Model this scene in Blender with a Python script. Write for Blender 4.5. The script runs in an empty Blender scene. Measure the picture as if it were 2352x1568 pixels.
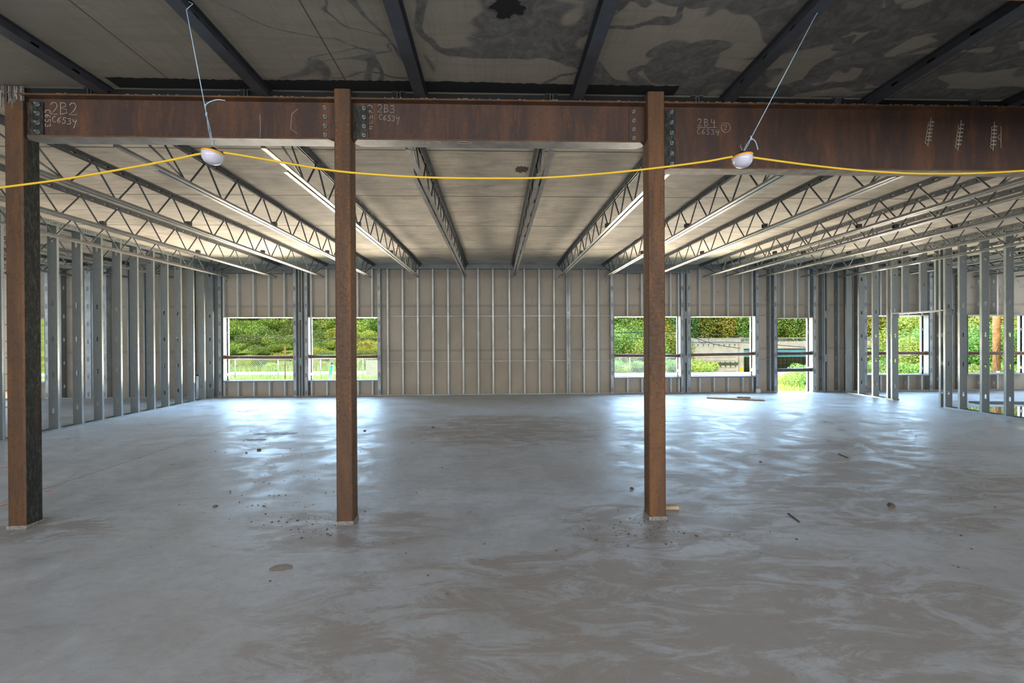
import bpy, bmesh, math, random
from mathutils import Vector, Matrix
R = random.Random(7)
scn = bpy.context.scene
col = scn.collection

# ------------------------------------------------------------------ camera
F, H = 1045.33, 1.48
yaw, pit, roll = math.radians(-2.03), math.radians(-0.2), 0.0052
fw = Vector((-math.sin(yaw)*math.cos(pit), math.cos(yaw)*math.cos(pit), math.sin(pit)))
r0 = Vector((math.cos(yaw), math.sin(yaw), 0)); u0 = r0.cross(fw)
cr = r0*math.cos(roll)-u0*math.sin(roll); cu = u0*math.cos(roll)+r0*math.sin(roll)
cam_d = bpy.data.cameras.new('camera'); cam = bpy.data.objects.new('camera', cam_d); col.objects.link(cam)
cam_d.lens = 16; cam_d.sensor_width = 36; cam_d.clip_start = .05; cam_d.clip_end = 500
M3 = Matrix((cr, cu, -fw)).transposed().to_4x4(); M3.translation = (0, 0, H)
cam.matrix_world = M3
scn.camera = cam
def ray(x, y): return fw+cr*((x-1176)/F)+cu*((784-y)/F)
def at(x, y, Y):
    d = ray(x, y); return Vector((0, 0, H))+d*(Y/d.y)
def atz(x, y, Z):
    d = ray(x, y); return Vector((0, 0, H))+d*((Z-H)/d.z)
def Xat(x, Y): return at(x, 800, Y).x

# ------------------------------------------------------------------ light
scn.view_settings.view_transform = 'Standard'; scn.view_settings.look = 'None'
scn.view_settings.gamma = 1; scn.view_settings.use_curve_mapping = False
scn.view_settings.exposure = 0.0
w = bpy.data.worlds.new('world'); scn.world = w; w.use_nodes = True
nt = w.node_tree; bg = nt.nodes['Background']
sky = nt.nodes.new('ShaderNodeTexSky'); sky.sky_type = 'HOSEK_WILKIE'
sky.turbidity = 3; sky.ground_albedo = .3
sky.sun_direction = Vector((-.35, -.6, .75)).normalized()
nt.links.new(sky.outputs[0], bg.inputs[0]); bg.inputs[1].default_value = 1.2
sd = bpy.data.lights.new('sun', 'SUN'); sd.energy = 6.5; sd.angle = .02; sd.color = (1, .93, .8)
so = bpy.data.objects.new('sun', sd); col.objects.link(so)
so.rotation_euler = Vector((-.35, -.6, .75)).to_track_quat('Z', 'Y').to_euler()
def area(name, loc, aim, sx, sy, power, color):
    d = bpy.data.lights.new(name, 'AREA'); d.shape = 'RECTANGLE'; d.size = sx; d.size_y = sy; d.energy = power; d.color = color
    o = bpy.data.objects.new(name, d); col.objects.link(o); o.location = loc
    o.rotation_euler = (Vector(loc)-Vector(aim)).to_track_quat('Z', 'Y').to_euler()
    return o
# added area lamps out of view, standing in for daylight (left, right, behind)
area('fill_lamp_left', (-13.9, 8.2, 1.7), (0, 8.2, 1.7), 7.5, 3.0, 120, (.86, .93, 1))
area('fill_lamp_right', (15.9, 8.2, 1.7), (0, 8.2, 1.7), 7.5, 3.0, 130, (.86, .93, 1))
area('fill_lamp_behind', (0, -4.6, 2.3), (0, 1.0, -.9), 16, 2.0, 1000, (.93, .97, 1))
# added fill lamps outside the back windows, imitating sky light and ground bounce
area('sky_fill_lamp', (1, 17, 6.5), (1, 8.5, 0), 30, 5, 7000, (.5, .75, 1))
area('sky_fill_lamp_low', (2, 28, 8.4), (2, 8, 0), 56, 8, 22000, (.45, .71, 1))
for x0, x1 in ((-9.5, -1.5), (2.4, 7.3), (11.2, 14.0)):
    area('ground_fill_lamp', ((x0+x1)/2, 14.1, -.35), ((x0+x1)/2, 11.6, 2.2), x1-x0, 2.2, 600*(x1-x0), (1, .87, .7))  # added lamp below the sills, imitates light bounced up off the ground

# ------------------------------------------------------------------ helpers
def tag(o, label=None, cat=None, group=None, kind=None):
    if label: o['label'] = label
    if cat: o['category'] = cat
    if group: o['group'] = group
    if kind: o['kind'] = kind
    return o
def empty(name, loc, label, cat, group=None, rz=0):
    o = bpy.data.objects.new(name, None); col.objects.link(o); o.location = loc; o.rotation_euler = (0, 0, rz)
    o.empty_display_size = .05
    return tag(o, label, cat, group)
def copy_tree(o, parent=None, name=None):
    c = o.copy(); col.objects.link(c); c.parent = parent
    for ch in [x for x in o.children]: copy_tree(ch, c)
    return c
class MB:
    def __init__(s): s.bm = bmesh.new()
    def box(s, a, b, mi=0):
        x0, y0, z0 = a; x1, y1, z1 = b
        v = [s.bm.verts.new(p) for p in ((x0,y0,z0),(x1,y0,z0),(x1,y1,z0),(x0,y1,z0),(x0,y0,z1),(x1,y0,z1),(x1,y1,z1),(x0,y1,z1))]
        for q in ((0,3,2,1),(4,5,6,7),(0,1,5,4),(1,2,6,5),(2,3,7,6),(3,0,4,7)):
            f = s.bm.faces.new([v[i] for i in q]); f.material_index = mi
        return s
    def quad(s, *p, mi=0):
        f = s.bm.faces.new([s.bm.verts.new(q) for q in p]); f.material_index = mi; return s
    def tube(s, pts, r, n=6, mi=0, closed=False, caps=True):
        pts = [Vector(p) for p in pts]; rings = []
        N = len(pts); nrm = None
        for i, p in enumerate(pts):
            a = pts[i-1] if (i > 0 or closed) else p; b = pts[(i+1) % N] if (i < N-1 or closed) else p
            t = (b-a).normalized()
            if nrm is None:
                nrm = t.orthogonal().normalized()
            nrm = (nrm-t*nrm.dot(t)); nrm = nrm.normalized() if nrm.length > 1e-6 else t.orthogonal().normalized()
            bi = t.cross(nrm)
            rr = r[i] if isinstance(r, (list, tuple)) else r
            rings.append([s.bm.verts.new(p+(nrm*math.cos(2*math.pi*k/n)+bi*math.sin(2*math.pi*k/n))*rr) for k in range(n)])
        M = N if closed else N-1
        for i in range(M):
            A, B = rings[i], rings[(i+1) % N]
            for k in range(n):
                f = s.bm.faces.new((A[k], A[(k+1) % n], B[(k+1) % n], B[k])); f.material_index = mi; f.smooth = n > 4
        if caps and not closed:
            s.bm.faces.new(rings[0][::-1]).material_index = mi; s.bm.faces.new(rings[-1]).material_index = mi
        return s
    def lathe(s, prof, n=24, c=(0,0,0), mi=0):
        rings = []
        for rr, z in prof:
            rings.append([s.bm.verts.new((c[0]+rr*math.cos(2*math.pi*k/n), c[1]+rr*math.sin(2*math.pi*k/n), c[2]+z)) for k in range(n)])
        for A, B in zip(rings, rings[1:]):
            for k in range(n):
                f = s.bm.faces.new((A[k], A[(k+1) % n], B[(k+1) % n], B[k])); f.smooth = True; f.material_index = mi
        s.bm.faces.new(rings[0][::-1]); s.bm.faces.new(rings[-1])
        return s
    def prism(s, poly, z0, z1, mi=0):
        lo = [s.bm.verts.new((x, y, z0)) for x, y in poly]; hi = [s.bm.verts.new((x, y, z1)) for x, y in poly]
        n = len(poly)
        s.bm.faces.new(lo[::-1]).material_index = mi; s.bm.faces.new(hi).material_index = mi
        for i in range(n): s.bm.faces.new((lo[i], lo[(i+1) % n], hi[(i+1) % n], hi[i])).material_index = mi
        return s
    def mesh(s, name, mats, recalc=True):
        if recalc: bmesh.ops.recalc_face_normals(s.bm, faces=s.bm.faces)
        me = bpy.data.meshes.new(name); s.bm.to_mesh(me); s.bm.free()
        for m in (mats if isinstance(mats, (list, tuple)) else [mats]): me.materials.append(m)
        return me
    def build(s, name, mats, parent=None, loc=None, recalc=True):
        o = bpy.data.objects.new(name, s.mesh(name, mats, recalc)); col.objects.link(o)
        if parent: o.parent = parent
        if loc is not None: o.location = loc
        return o
def struct(o): return tag(o, kind='structure')
ORD = ['first','second','third','fourth','fifth','sixth','seventh','eighth','ninth','tenth','eleventh','twelfth','thirteenth','fourteenth','fifteenth','sixteenth','seventeenth','eighteenth','nineteenth','twentieth','twenty-first','twenty-second','twenty-third','twenty-fourth','twenty-fifth','twenty-sixth','twenty-seventh','twenty-eighth','twenty-ninth','thirtieth','thirty-first','thirty-second','thirty-third','thirty-fourth','thirty-fifth','thirty-sixth']

# ------------------------------------------------------------------ materials
class NM:
    def __init__(s, name):
        s.m = bpy.data.materials.new(name); s.m.use_nodes = True; s.t = s.m.node_tree; s.b = s.t.nodes['Principled BSDF']
        s.tc = s.t.nodes.new('ShaderNodeTexCoord'); s.geo = None
    def n(s, ty, **k):
        x = s.t.nodes.new(ty)
        for a, b in k.items(): setattr(x, a, b)
        return x
    def set(s, sock, v):
        if isinstance(v, bpy.types.NodeSocket): s.t.links.new(v, sock)
        elif isinstance(v, tuple) and len(v) == 3 and len(sock.default_value) == 4: sock.default_value = (*v, 1)
        else: sock.default_value = v
    def pos(s, scale=(1,1,1), world=False):
        mp = s.n('ShaderNodeMapping'); mp.inputs['Scale'].default_value = scale
        if world:
            if not s.geo: s.geo = s.n('ShaderNodeNewGeometry')
            s.t.links.new(s.geo.outputs['Position'], mp.inputs[0])
        else: s.t.links.new(s.tc.outputs['Object'], mp.inputs[0])
        return mp.outputs[0]
    def noise(s, scale, vec=None, detail=5, rough=.6, dist=0):
        x = s.n('ShaderNodeTexNoise'); x.inputs['Scale'].default_value = scale; x.inputs['Detail'].default_value = detail
        x.inputs['Roughness'].default_value = rough; x.inputs['Distortion'].default_value = dist
        s.t.links.new(vec if vec else s.pos(), x.inputs['Vector']); return x.outputs[0]
    def vor(s, scale, vec=None):
        x = s.n('ShaderNodeTexVoronoi'); x.inputs['Scale'].default_value = scale
        s.t.links.new(vec if vec else s.pos(), x.inputs['Vector']); return x.outputs[0]
    def ramp(s, v, a, b, lo=0., hi=1.):
        x = s.n('ShaderNodeMapRange'); x.interpolation_type = 'SMOOTHSTEP'
        s.set(x.inputs[0], v)
        for i, q in ((1, a), (2, b), (3, lo), (4, hi)): x.inputs[i].default_value = q
        return x.outputs[0]
    def math(s, op, a, b=0., c=0.):
        x = s.n('ShaderNodeMath', operation=op); s.set(x.inputs[0], a); s.set(x.inputs[1], b); s.set(x.inputs[2], c); return x.outputs[0]
    def mix(s, f, a, b, mode='MIX'):
        x = s.n('ShaderNodeMix', data_type='RGBA', blend_type=mode); s.set(x.inputs[0], f); s.set(x.inputs[6], a); s.set(x.inputs[7], b); return x.outputs[2]
    def sep(s, vec):
        x = s.n('ShaderNodeSeparateXYZ'); s.t.links.new(vec, x.inputs[0]); return x.outputs
    def bump(s, h, strength=.3, dist=.01):
        x = s.n('ShaderNodeBump'); x.inputs['Strength'].default_value = strength; x.inputs['Distance'].default_value = dist
        s.t.links.new(h, x.inputs['Height']); s.t.links.new(x.outputs[0], s.b.inputs['Normal'])
    def done(s, color, rough=.6, metal=0., spec=.5):
        s.set(s.b.inputs['Base Color'], color); s.set(s.b.inputs['Roughness'], rough); s.set(s.b.inputs['Metallic'], metal)
        s.set(s.b.inputs['Specular IOR Level'], spec); return s.m
def plain(name, c, rough=.6, metal=0., var=.15, sc=8):
    m = NM(name); f = m.noise(sc)
    return m.done(m.mix(m.ramp(f, .3, .7), tuple(q*(1-var) for q in c), tuple(min(1, q*(1+var)) for q in c)), rough, metal)

def mk_floor():
    m = NM('concrete_floor'); P = m.pos(world=True); S = m.sep(P); x, y = S[0], S[1]
    big = m.noise(.55, P, 6, .6, .4); mid = m.noise(2.2, P, 8, .68, .6); fine = m.noise(14, P, 6, .7)
    mp = m.pos((.9, 2.2, 1), True); mp.node.inputs['Rotation'].default_value = (0, 0, .35); stre = m.noise(1.9, mp, 12, .78, .9)
    c = m.mix(m.ramp(mid, .3, .7), (.42, .48, .56), (.56, .63, .72))
    c = m.mix(m.math('MULTIPLY', m.ramp(fine, .35, .75), .3), c, (.25, .255, .27))
    # dried mud: broad brown film over the near and right floor, heavier round the column bases
    def blob(cx, cy, rx, ry):
        dx = m.math('DIVIDE', m.math('SUBTRACT', x, cx), rx); dy = m.math('DIVIDE', m.math('SUBTRACT', y, cy), ry)
        d = m.math('SQRT', m.math('ADD', m.math('MULTIPLY', dx, dx), m.math('MULTIPLY', dy, dy)))
        return m.ramp(d, 1.15, .35)
    film = None
    for b in ((.9, 2.1, 2.6, 1.5), (3.6, 4.6, 2.4, 1.7), (-1.2, 3.65, .9, .55), (1.35, 3.6, 1.1, .6), (.2, 7.6, 1.9, 1.7), (-3.9, 3.75, 1.1, .35), (2.2, 1.2, 3.2, 1.0), (1.5, .8, 4, 1), (5, 6, 1.5, .8)):
        q = blob(*b); film = q if film is None else m.math('MAXIMUM', film, q)
    s1 = m.ramp(m.math('ADD', stre, m.math('MULTIPLY', film, .10)), .5, .62)
    c = m.mix(m.math('MULTIPLY', m.math('MULTIPLY', s1, m.ramp(film, 0, .6, .25, 1)), .62), c, (.235, .19, .155))
    c = m.mix(m.math('MULTIPLY', m.ramp(big, .4, .65), .35), c, (.3, .26, .225))
    c = m.mix(m.math('MULTIPLY', m.ramp(y, 4.2, 2.2), .35), c, (.33, .29, .25))
    c = m.mix(m.math('MULTIPLY', m.ramp(m.noise(3.1, m.pos((.45, 1.6, 1), True), 8, .75, 1.6), .62, .72), .5), c, (.17, .14, .115))
    c = m.mix(m.math('MULTIPLY', m.ramp(m.noise(6, m.pos((.7, 2, 1), True), 12, .85, .6), .5, .68), .4), c, (.24, .215, .2))
    c = m.mix(m.math('MULTIPLY', m.ramp(m.noise(38, P, 4, .6), .66, .72), .5), c, (.14, .12, .105))
    # dried white rinse marks
    c = m.mix(m.math('MULTIPLY', m.ramp(m.noise(1.9, m.pos((.6, 1.7, 1), True), 10, .75, 1.2), .58, .72), .45), c, (.62, .64, .68))
    def line(v, a, u, u0_, u1_):
        d = m.math('ABSOLUTE', m.math('SUBTRACT', v, a))
        k = m.math('MULTIPLY', m.ramp(d, .009, .004), m.math('MULTIPLY', m.math('GREATER_THAN', u, u0_), m.math('LESS_THAN', u, u1_)))
        return k
    wob = m.math('MULTIPLY', m.noise(3, P), .03)
    j = m.math('MAXIMUM', line(m.math('ADD', x, wob), -4.55, y, 3.3, 8.6), line(y, 8.35, x, -7.3, -3.6))
    c = m.mix(m.math('MULTIPLY', j, .75), c, (.1, .1, .1))
    rough = m.ramp(m.math('ADD', m.math('MULTIPLY', mid, .6), m.math('MULTIPLY', stre, .4)), .35, .65, .26, .62)
    m.bump(m.noise(9, P, 8, .7), .12, .01)
    return m.done(c, rough, 0, .4)
def mk_ceiling():
    m = NM('concrete_deck'); P = m.pos(world=True); S = m.sep(P); x, y = S[0], S[1]
    n1 = m.noise(1.3, P, 6, .6, .5); gr = m.noise(5, m.pos((9, .35, 1), True), 5, .6); gx = m.noise(3, m.pos((.5, 5, 1), True), 6, .65, .6)
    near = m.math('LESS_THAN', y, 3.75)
    c = m.mix(m.ramp(n1, .3, .7), (.40, .345, .275), (.56, .49, .395))
    c = m.mix(m.math('MULTIPLY', m.ramp(gx, .42, .66), .55), c, (.29, .255, .215))
    c = m.mix(m.math('MULTIPLY', m.ramp(m.noise(7, m.pos((1, 2.5, 1), True), 8, .8), .52, .7), .4), c, (.24, .2, .165))
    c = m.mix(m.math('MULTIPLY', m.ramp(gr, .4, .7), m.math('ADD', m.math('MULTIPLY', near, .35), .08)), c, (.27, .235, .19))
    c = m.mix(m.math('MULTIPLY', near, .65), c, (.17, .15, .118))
    c = m.mix(m.math('MULTIPLY', m.ramp(m.noise(1.7, m.pos((.8, 1.3, 1), True), 7, .6, 1.2), .5, .62), .35), c, (.25, .225, .195))
    # water stains with hard margins on the near bay, mostly right of centre
    wv = m.noise(.85, m.pos((1, 1.15, 1), True), 3, .45, 1.4)
    th = m.math('ADD', wv, m.ramp(x, -1.5, 2.2, -.1, .12))
    rd = m.math('ABSOLUTE', m.math('SUBTRACT', m.noise(.75, P, 3, .45, .7), .5)); rd2 = m.math('ABSOLUTE', m.math('SUBTRACT', m.noise(1.3, m.pos((1, 1.5, 1), True), 2, .4, .5), .48))
    wth = m.ramp(x, -1.8, 2.0, .006, .05)
    net = m.math('MAXIMUM', m.ramp(m.math('SUBTRACT', rd, wth), .006, -.004), m.ramp(m.math('SUBTRACT', rd2, m.math('MULTIPLY', wth, .6)), .006, -.004))
    wet = m.math('MULTIPLY', m.math('MAXIMUM', m.math('MULTIPLY', net, m.ramp(x, -2.2, -1.2)), m.ramp(th, .6, .62)), near)
    wc = m.mix(m.ramp(m.noise(7, m.pos((1, 1, 1), True), 6, .7, 1.5), .35, .7), (.085, .078, .07), (.16, .155, .15))
    c = m.mix(m.math('MULTIPLY', wet, .9), c, wc)
    c = m.mix(m.math('MULTIPLY', m.math('MULTIPLY', net, near), m.math('MULTIPLY', m.ramp(m.noise(2.3, P, 9, .75, 2.5), .56, .68), .3)), c, (.36, .36, .36))
    # light scum on the far bay
    c = m.mix(m.math('MULTIPLY', m.ramp(m.noise(2.0, P, 10, .75, 2), .6, .7), .25), c, (.6, .58, .56))
    j = None
    wob = m.math('MULTIPLY', m.noise(1.5, P), .03)
    for a in (10.19, 8.13, 6.45, 4.9):
        d = m.math('ABSOLUTE', m.math('SUBTRACT', m.math('ADD', y, wob), a+.015)); q = m.ramp(d, .022, .01); j = q if j is None else m.math('MAXIMUM', j, q)
    for a in (-2.52, -1.16, -5.1, 3.35):
        d = m.math('ABSOLUTE', m.math('SUBTRACT', x, a)); q = m.math('MULTIPLY', m.ramp(d, .008, .003), near); j = m.math('MAXIMUM', j, q)
    c = m.mix(m.math('MULTIPLY', j, .8), c, (.06, .05, .045))
    m.bump(m.noise(6, P, 8, .7), .15, .01)
    return m.done(c, .8, 0, .3)
def mk_sheath():
    m = NM('sheathing_board'); P = m.pos(world=True); S = m.sep(P); z = S[2]; x = S[0]
    n1 = m.noise(1.1, P, 5, .6); f = m.noise(30, P, 4, .6)
    c = m.mix(m.ramp(n1, .3, .7), (.47, .41, .33), (.56, .49, .40))
    c = m.mix(m.math('MULTIPLY', m.ramp(f, .35, .7), .2), c, (.4, .355, .31))
    for a in (2.41, 1.204):
        d = m.math('ABSOLUTE', m.math('SUBTRACT', z, a)); c = m.mix(m.math('MULTIPLY', m.ramp(d, .05, .02), .45), c, (.3, .265, .24))
    st = m.math('MULTIPLY', m.ramp(m.noise(2.8, m.pos((1, 1, .6), True), 8, .7, .8), .57, .7), m.ramp(x, 1.5, 3.5, .25, .75))
    c = m.mix(st, c, (.33, .22, .15))
    return m.done(c, .85, 0, .2)
def mk_rust(name, hue=0, dark=1.):
    m = NM(name); P = m.pos(world=True)
    a = m.noise(4, m.pos((1, 1, .16), True), 6, .65, .3); b = m.noise(40, P, 5, .7); c3 = m.noise(9, m.pos((1.5, 1.5, .25), True), 6, .7)
    base = ((.095, .052, .03), (.06, .037, .031))[hue]; org = ((.19, .088, .036), (.13, .062, .036))[hue]
    dk = tuple(q*dark for q in base)
    c = m.mix(m.ramp(a, .42, .7), dk, tuple(q*dark for q in org))
    c = m.mix(m.math('MULTIPLY', m.ramp(c3, .5, .7), .45), c, (.22*dark, .085*dark, .025*dark))
    c = m.mix(m.math('MULTIPLY', m.ramp(b, .52, .68), .55), c, (.075*dark, .035*dark, .022*dark))
    m.bump(b, .2, .004)
    return m.done(c, m.ramp(b, .3, .7, .5, .75), .15, .4)
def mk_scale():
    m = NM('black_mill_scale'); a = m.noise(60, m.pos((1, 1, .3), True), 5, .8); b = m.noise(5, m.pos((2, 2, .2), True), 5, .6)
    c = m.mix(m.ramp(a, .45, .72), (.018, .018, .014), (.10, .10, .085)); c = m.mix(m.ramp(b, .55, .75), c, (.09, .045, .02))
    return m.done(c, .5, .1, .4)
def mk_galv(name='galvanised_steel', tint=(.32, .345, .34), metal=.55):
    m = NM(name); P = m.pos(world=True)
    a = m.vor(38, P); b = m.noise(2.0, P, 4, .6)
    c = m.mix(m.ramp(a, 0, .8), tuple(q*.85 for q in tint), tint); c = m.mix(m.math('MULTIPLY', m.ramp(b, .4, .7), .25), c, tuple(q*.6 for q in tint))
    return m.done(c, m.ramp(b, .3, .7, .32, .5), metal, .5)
def mk_weldpost():
    m = NM('galvanised_post_with_weld_marks'); S = m.sep(m.pos(world=True)); P = m.pos(world=True)
    z = m.math('FRACT', m.math('DIVIDE', m.math('ADD', S[2], .12), .46))
    d = m.math('ABSOLUTE', m.math('SUBTRACT', z, .5)); k = m.ramp(m.math('ADD', d, m.math('MULTIPLY', m.noise(12, P), .06)), .19, .12)
    S2 = m.sep(m.pos()); k2 = m.ramp(m.math('ABSOLUTE', S2[0]), .03, .018)
    c = m.mix(m.ramp(m.noise(5, P), .35, .7), (.36, .39, .4), (.5, .53, .54)); c = m.mix(m.math('MULTIPLY', m.math('MULTIPLY', k, k2), .75), c, (.16, .17, .17))
    return m.done(c, .5, .4, .4)
def leafmat(name, c1, c2):
    m = NM(name); oi = m.n('ShaderNodeObjectInfo'); f = m.noise(1.1, m.pos(world=True), 3, .5)
    c = m.mix(m.ramp(f, .35, .65), c1, c2); hs = m.n('ShaderNodeHueSaturation'); m.set(hs.inputs['Color'], c)
    m.set(hs.inputs['Hue'], m.ramp(oi.outputs['Random'], 0, 1, .48, .52)); m.set(hs.inputs['Value'], m.ramp(oi.outputs['Random'], 0, 1, .85, 1.15))
    return m.done(hs.outputs[0], .6, 0, .2)
MT = dict(
    floor=mk_floor(), deck=mk_ceiling(), board=mk_sheath(), rust=mk_rust('rusted_steel'), rustd=mk_rust('dark_rusted_steel', 1), scale=mk_scale(),
    galv=mk_galv(), galv_lit=mk_galv('lit_galvanised_steel', (.60, .60, .57), .3), galvd=mk_galv('dull_galvanised_steel', (.27, .29, .29), .45), wpost=mk_weldpost(),  # same steel twice: light on wall studs and shade on partitions put into colour
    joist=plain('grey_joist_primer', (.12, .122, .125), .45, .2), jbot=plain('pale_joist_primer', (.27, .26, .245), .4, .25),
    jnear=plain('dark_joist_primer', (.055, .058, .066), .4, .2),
    flg=plain('mill_grey_flange', (.22, .21, .2), .5, .2, .3, 5), flgb=plain('brown_grey_flange', (.21, .16, .13), .6, .1, .4, 12),
    black=plain('black_void', (.006, .006, .006), .9), grout=plain('grout_white', (.25, .225, .2), .9, 0, .4, 60),
    yellow=plain('yellow_cable', (.8, .5, .02), .4, 0, .05), blue=plain('pale_blue_cord', (.36, .52, .65), .6, 0, .15, 60),
    dome=plain('milky_lamp_plastic', (.62, .6, .7), .12, 0, .02), orange=plain('orange_plastic', (.8, .36, .03), .4), blk=plain('black_plastic', (.02, .02, .02), .4),
    wood=plain('raw_board', (.34, .24, .17), .8, 0, .25, 12), woodl=plain('pale_board', (.48, .36, .24), .8, 0, .2, 12), pvc=plain('white_pipe', (.75, .77, .8), .35),
    chalk=plain('chalk_white', (.5, .46, .4), .9), paint=plain('orange_red_spray_paint', (.8, .14, .06), .8), clay=plain('dry_mud', (.12, .09, .065), .9, 0, .3, 30),
    white=plain('white_outer_trim', (.34, .34, .33), .6), rail=plain('brown_rail_paint', (.16, .085, .055), .5, .1), raild=plain('dark_rail_paint', (.07, .06, .055), .5, .1),
    concr=plain('weathered_concrete', (.5, .49, .47), .85, 0, .12, 1.5), teal=plain('teal_girder_paint', (.09, .3, .36), .5), steelw=plain('pale_rail_steel', (.55, .57, .6), .4, .4),
    asphalt=plain('pale_road_surface', (.46, .45, .44), .9), trunk=plain('bark_brown', (.12, .08, .05), .9, 0, .3), pole=plain('orange_brown_pole', (.27, .125, .05), .8, 0, .4, 6),
    green=plain('green_pipe', (.02, .22, .15), .4), cable=plain('black_wire', (.03, .03, .03), .6), sheet=plain('grey_sheet', (.36, .37, .38), .7, 0, .1, 2),
    hole=plain('torn_hole_dark', (.05, .025, .014), .9), bluep=plain('blue_marker', (.05, .25, .6), .6), bsign=plain('yellow_marker', (.8, .55, .03), .6))
LF1 = leafmat('mid_green_leaves', (.2, .34, .08), (.34, .5, .12)); LF2 = leafmat('yellow_green_leaves', (.46, .54, .12), (.6, .64, .18))
LF3 = leafmat('dark_green_leaves', (.08, .18, .06), (.16, .3, .1)); LF4 = leafmat('dry_brown_stems', (.2, .15, .1), (.27, .22, .15)); LF5 = leafmat('golden_leaves', (.36, .34, .06), (.46, .44, .09))
def mk_grass():
    m = NM('meadow_grass'); P = m.pos(world=True); c = m.mix(m.ramp(m.noise(.5, P, 5), .35, .65), (.16, .26, .05), (.32, .42, .1))
    return m.done(m.mix(m.math('MULTIPLY', m.ramp(m.noise(5, P), .4, .7), .5), c, (.2, .24, .07)), .9, 0, .1)
MT['grass'] = mk_grass()

# ------------------------------------------------------------------ the room shell
CZ = 3.51; D = 12.25; SH = D+.152; XL = -7.35; XR = 9.42
struct(MB().box((-14.4, -5, -.3), (16.4, 12.52, 0)).build('floor', MT['floor']))
struct(MB().box((-14.4, -5, CZ), (16.4, 12.52, CZ+.25)).build('ceiling', MT['deck']))
OPEN = []   # name, X0, X1, Z0, Z1
W = dict(w0=(18, 102, 2.11, .45), w1=(513, 673, 2.11, .44), w2=(708, 867, 2.1, .435), w3=(1411, 1563, 2.096, .45), w4=(1587, 1735, 2.09, .457), dr=(1786, 1867, 2.045, 0.0), w5=(1992, 2133, 2.096, .466), w6=(2224, 2362, 2.094, .468))
WX = {k: (Xat(a, D), Xat(b, D), z1, z0) for k, (a, b, z1, z0) in W.items()}
def wall_with_openings(x0, x1, ops, mat, y0, y1, name):
    mb = MB(); xs = x0
    for a, b, z1, z0 in sorted(ops):
        mb.box((xs, y0, -.3 if xs == x0 else -.3), (a, y1, CZ)); mb.box((a, y0, z1), (b, y1, CZ))
        if z0 > .05: mb.box((a, y0, -.3), (b, y1, z0))
        else: mb.box((a, y0, -.3), (b, y1, 0))
        xs = b
    mb.box((xs, y0, -.3), (x1, y1, CZ)); return mb.build(name, mat)
struct(wall_with_openings(-14.4, 16.4, list(WX.values()), MT['board'], SH, SH+.04, 'wall_back'))
struct(MB().box((-14.4, -5.2, 0), (16.4, -5, CZ)).build('wall_front', MT['board']))
struct(MB().box((-14.5, -5, 0), (-14.4, 4, CZ)).build('wall_left', MT['board']))
struct(MB().box((16.4, -5, 0), (16.5, 4, CZ)).build('wall_right', MT['board']))
# window linings: sheet-metal jambs, sill, head with a white outer edge
n = 0
for k, (a, b, z1, z0) in WX.items():
    door = k == 'dr'
    name = 'door_1' if door else 'window_%d' % (n+1)
    if not door: n += 1
    mb = MB(); t = .006; y0, y1 = D+.001, SH+.05
    mb.box((a-t, y0, z0), (a, y1, z1)); mb.box((b, y0, z0), (b+t, y1, z1)); mb.box((a-t, y0, z1), (b+t, y1, z1+t))
    mb.box((a-t, y0, z1), (b+t, y0+.003, z1+.03))
    if not door:
        mb.box((a-t, y0-.004, z0-t), (b+t, y1, z0)); mb.box((a-t, y0-.006, z0-.035), (b+t, y0-.003, z0))
    o = struct(mb.build(name, MT['galvd']))
    e = MB(); e.box((a-.03, y1, z0-.03), (a+.012, y1+.06, z1+.03)); e.box((b-.012, y1, z0-.03), (b+.03, y1+.06, z1+.03)); e.box((a-.03, y1, z1-.01), (b+.03, y1+.06, z1+.03))
    if not door: e.box((a-.03, y1, z0-.03), (b+.03, y1+.06, z0+.008))
    e.build('outer_trim', MT['white'], o)
    # little dark clips on the jamb seen from inside
    c = MB(); xx = b if a > 0 else a; s = -1 if a > 0 else 1
    for zz in (z1-.42, z0+.12 if not door else .62): c.box((xx, y1-.05, zz), (xx+s*.008, y1+.03, zz+.07))
    c.build('clip', MT['blk'], o)
# slab ledge and tracks at wall head and foot
struct(MB().box((-14.4, D-.02, 3.395), (16.4, SH, CZ)).build('trim_1', MT['galvd']))
tr = MB(); xs = [-14.4, WX['dr'][0]-.03, WX['dr'][1]+.03, 16.4]
for a, b in ((xs[0], xs[1]), (xs[2], xs[3])):
    tr.box((a, D-.004, 0), (b, SH, .004)); tr.box((a, D-.004, 0), (b, D-.001, .035))
struct(tr.build('trim_2', MT['galv']))
def slotted(name, p0, length, axis, z, h, label, cat, mat=None):
    # deflection track: top strip against the deck and a vertical leg full of slots
    mb = MB(); n = max(2, int(length/.045)); st = length/n
    def bx(u0, u1, v0, v1, zz0, zz1):
        if axis == 'x': mb.box((u0, v0, zz0), (u1, v1, zz1))
        else: mb.box((v0, u0, zz0), (v1, u1, zz1))
    bx(0, length, 0, .16, z-.002, z)
    for v in (0, .158):
        bx(0, length, v, v+.002, z-.02, z); bx(0, length, v, v+.002, z-h, z-h+.025)
        for i in range(n): bx(i*st, i*st+st*.62, v, v+.002, z-h+.025, z-.02)
    o = mb.build(name, mat or MT['galv'], loc=p0); return tag(o, label, cat)
slotted('slotted_track', (XL-.16, 5.6, 0), D-5.6, 'y', CZ-.001, .085, 'long slotted galvanised head track along the top of the left partition', 'track')
slotted('slotted_track', (XR, 5.6, 0), D-5.6, 'y', CZ-.001, .085, 'long slotted galvanised head track along the top of the right partition', 'track')
slotted('slotted_track', (WX['w1'][0], D-.018, 0), WX['w1'][1]-WX['w1'][0], 'x', 3.394, .12, 'deep slotted track above the leftmost clear window of the back wall', 'track', MT['galvd'])
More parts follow.
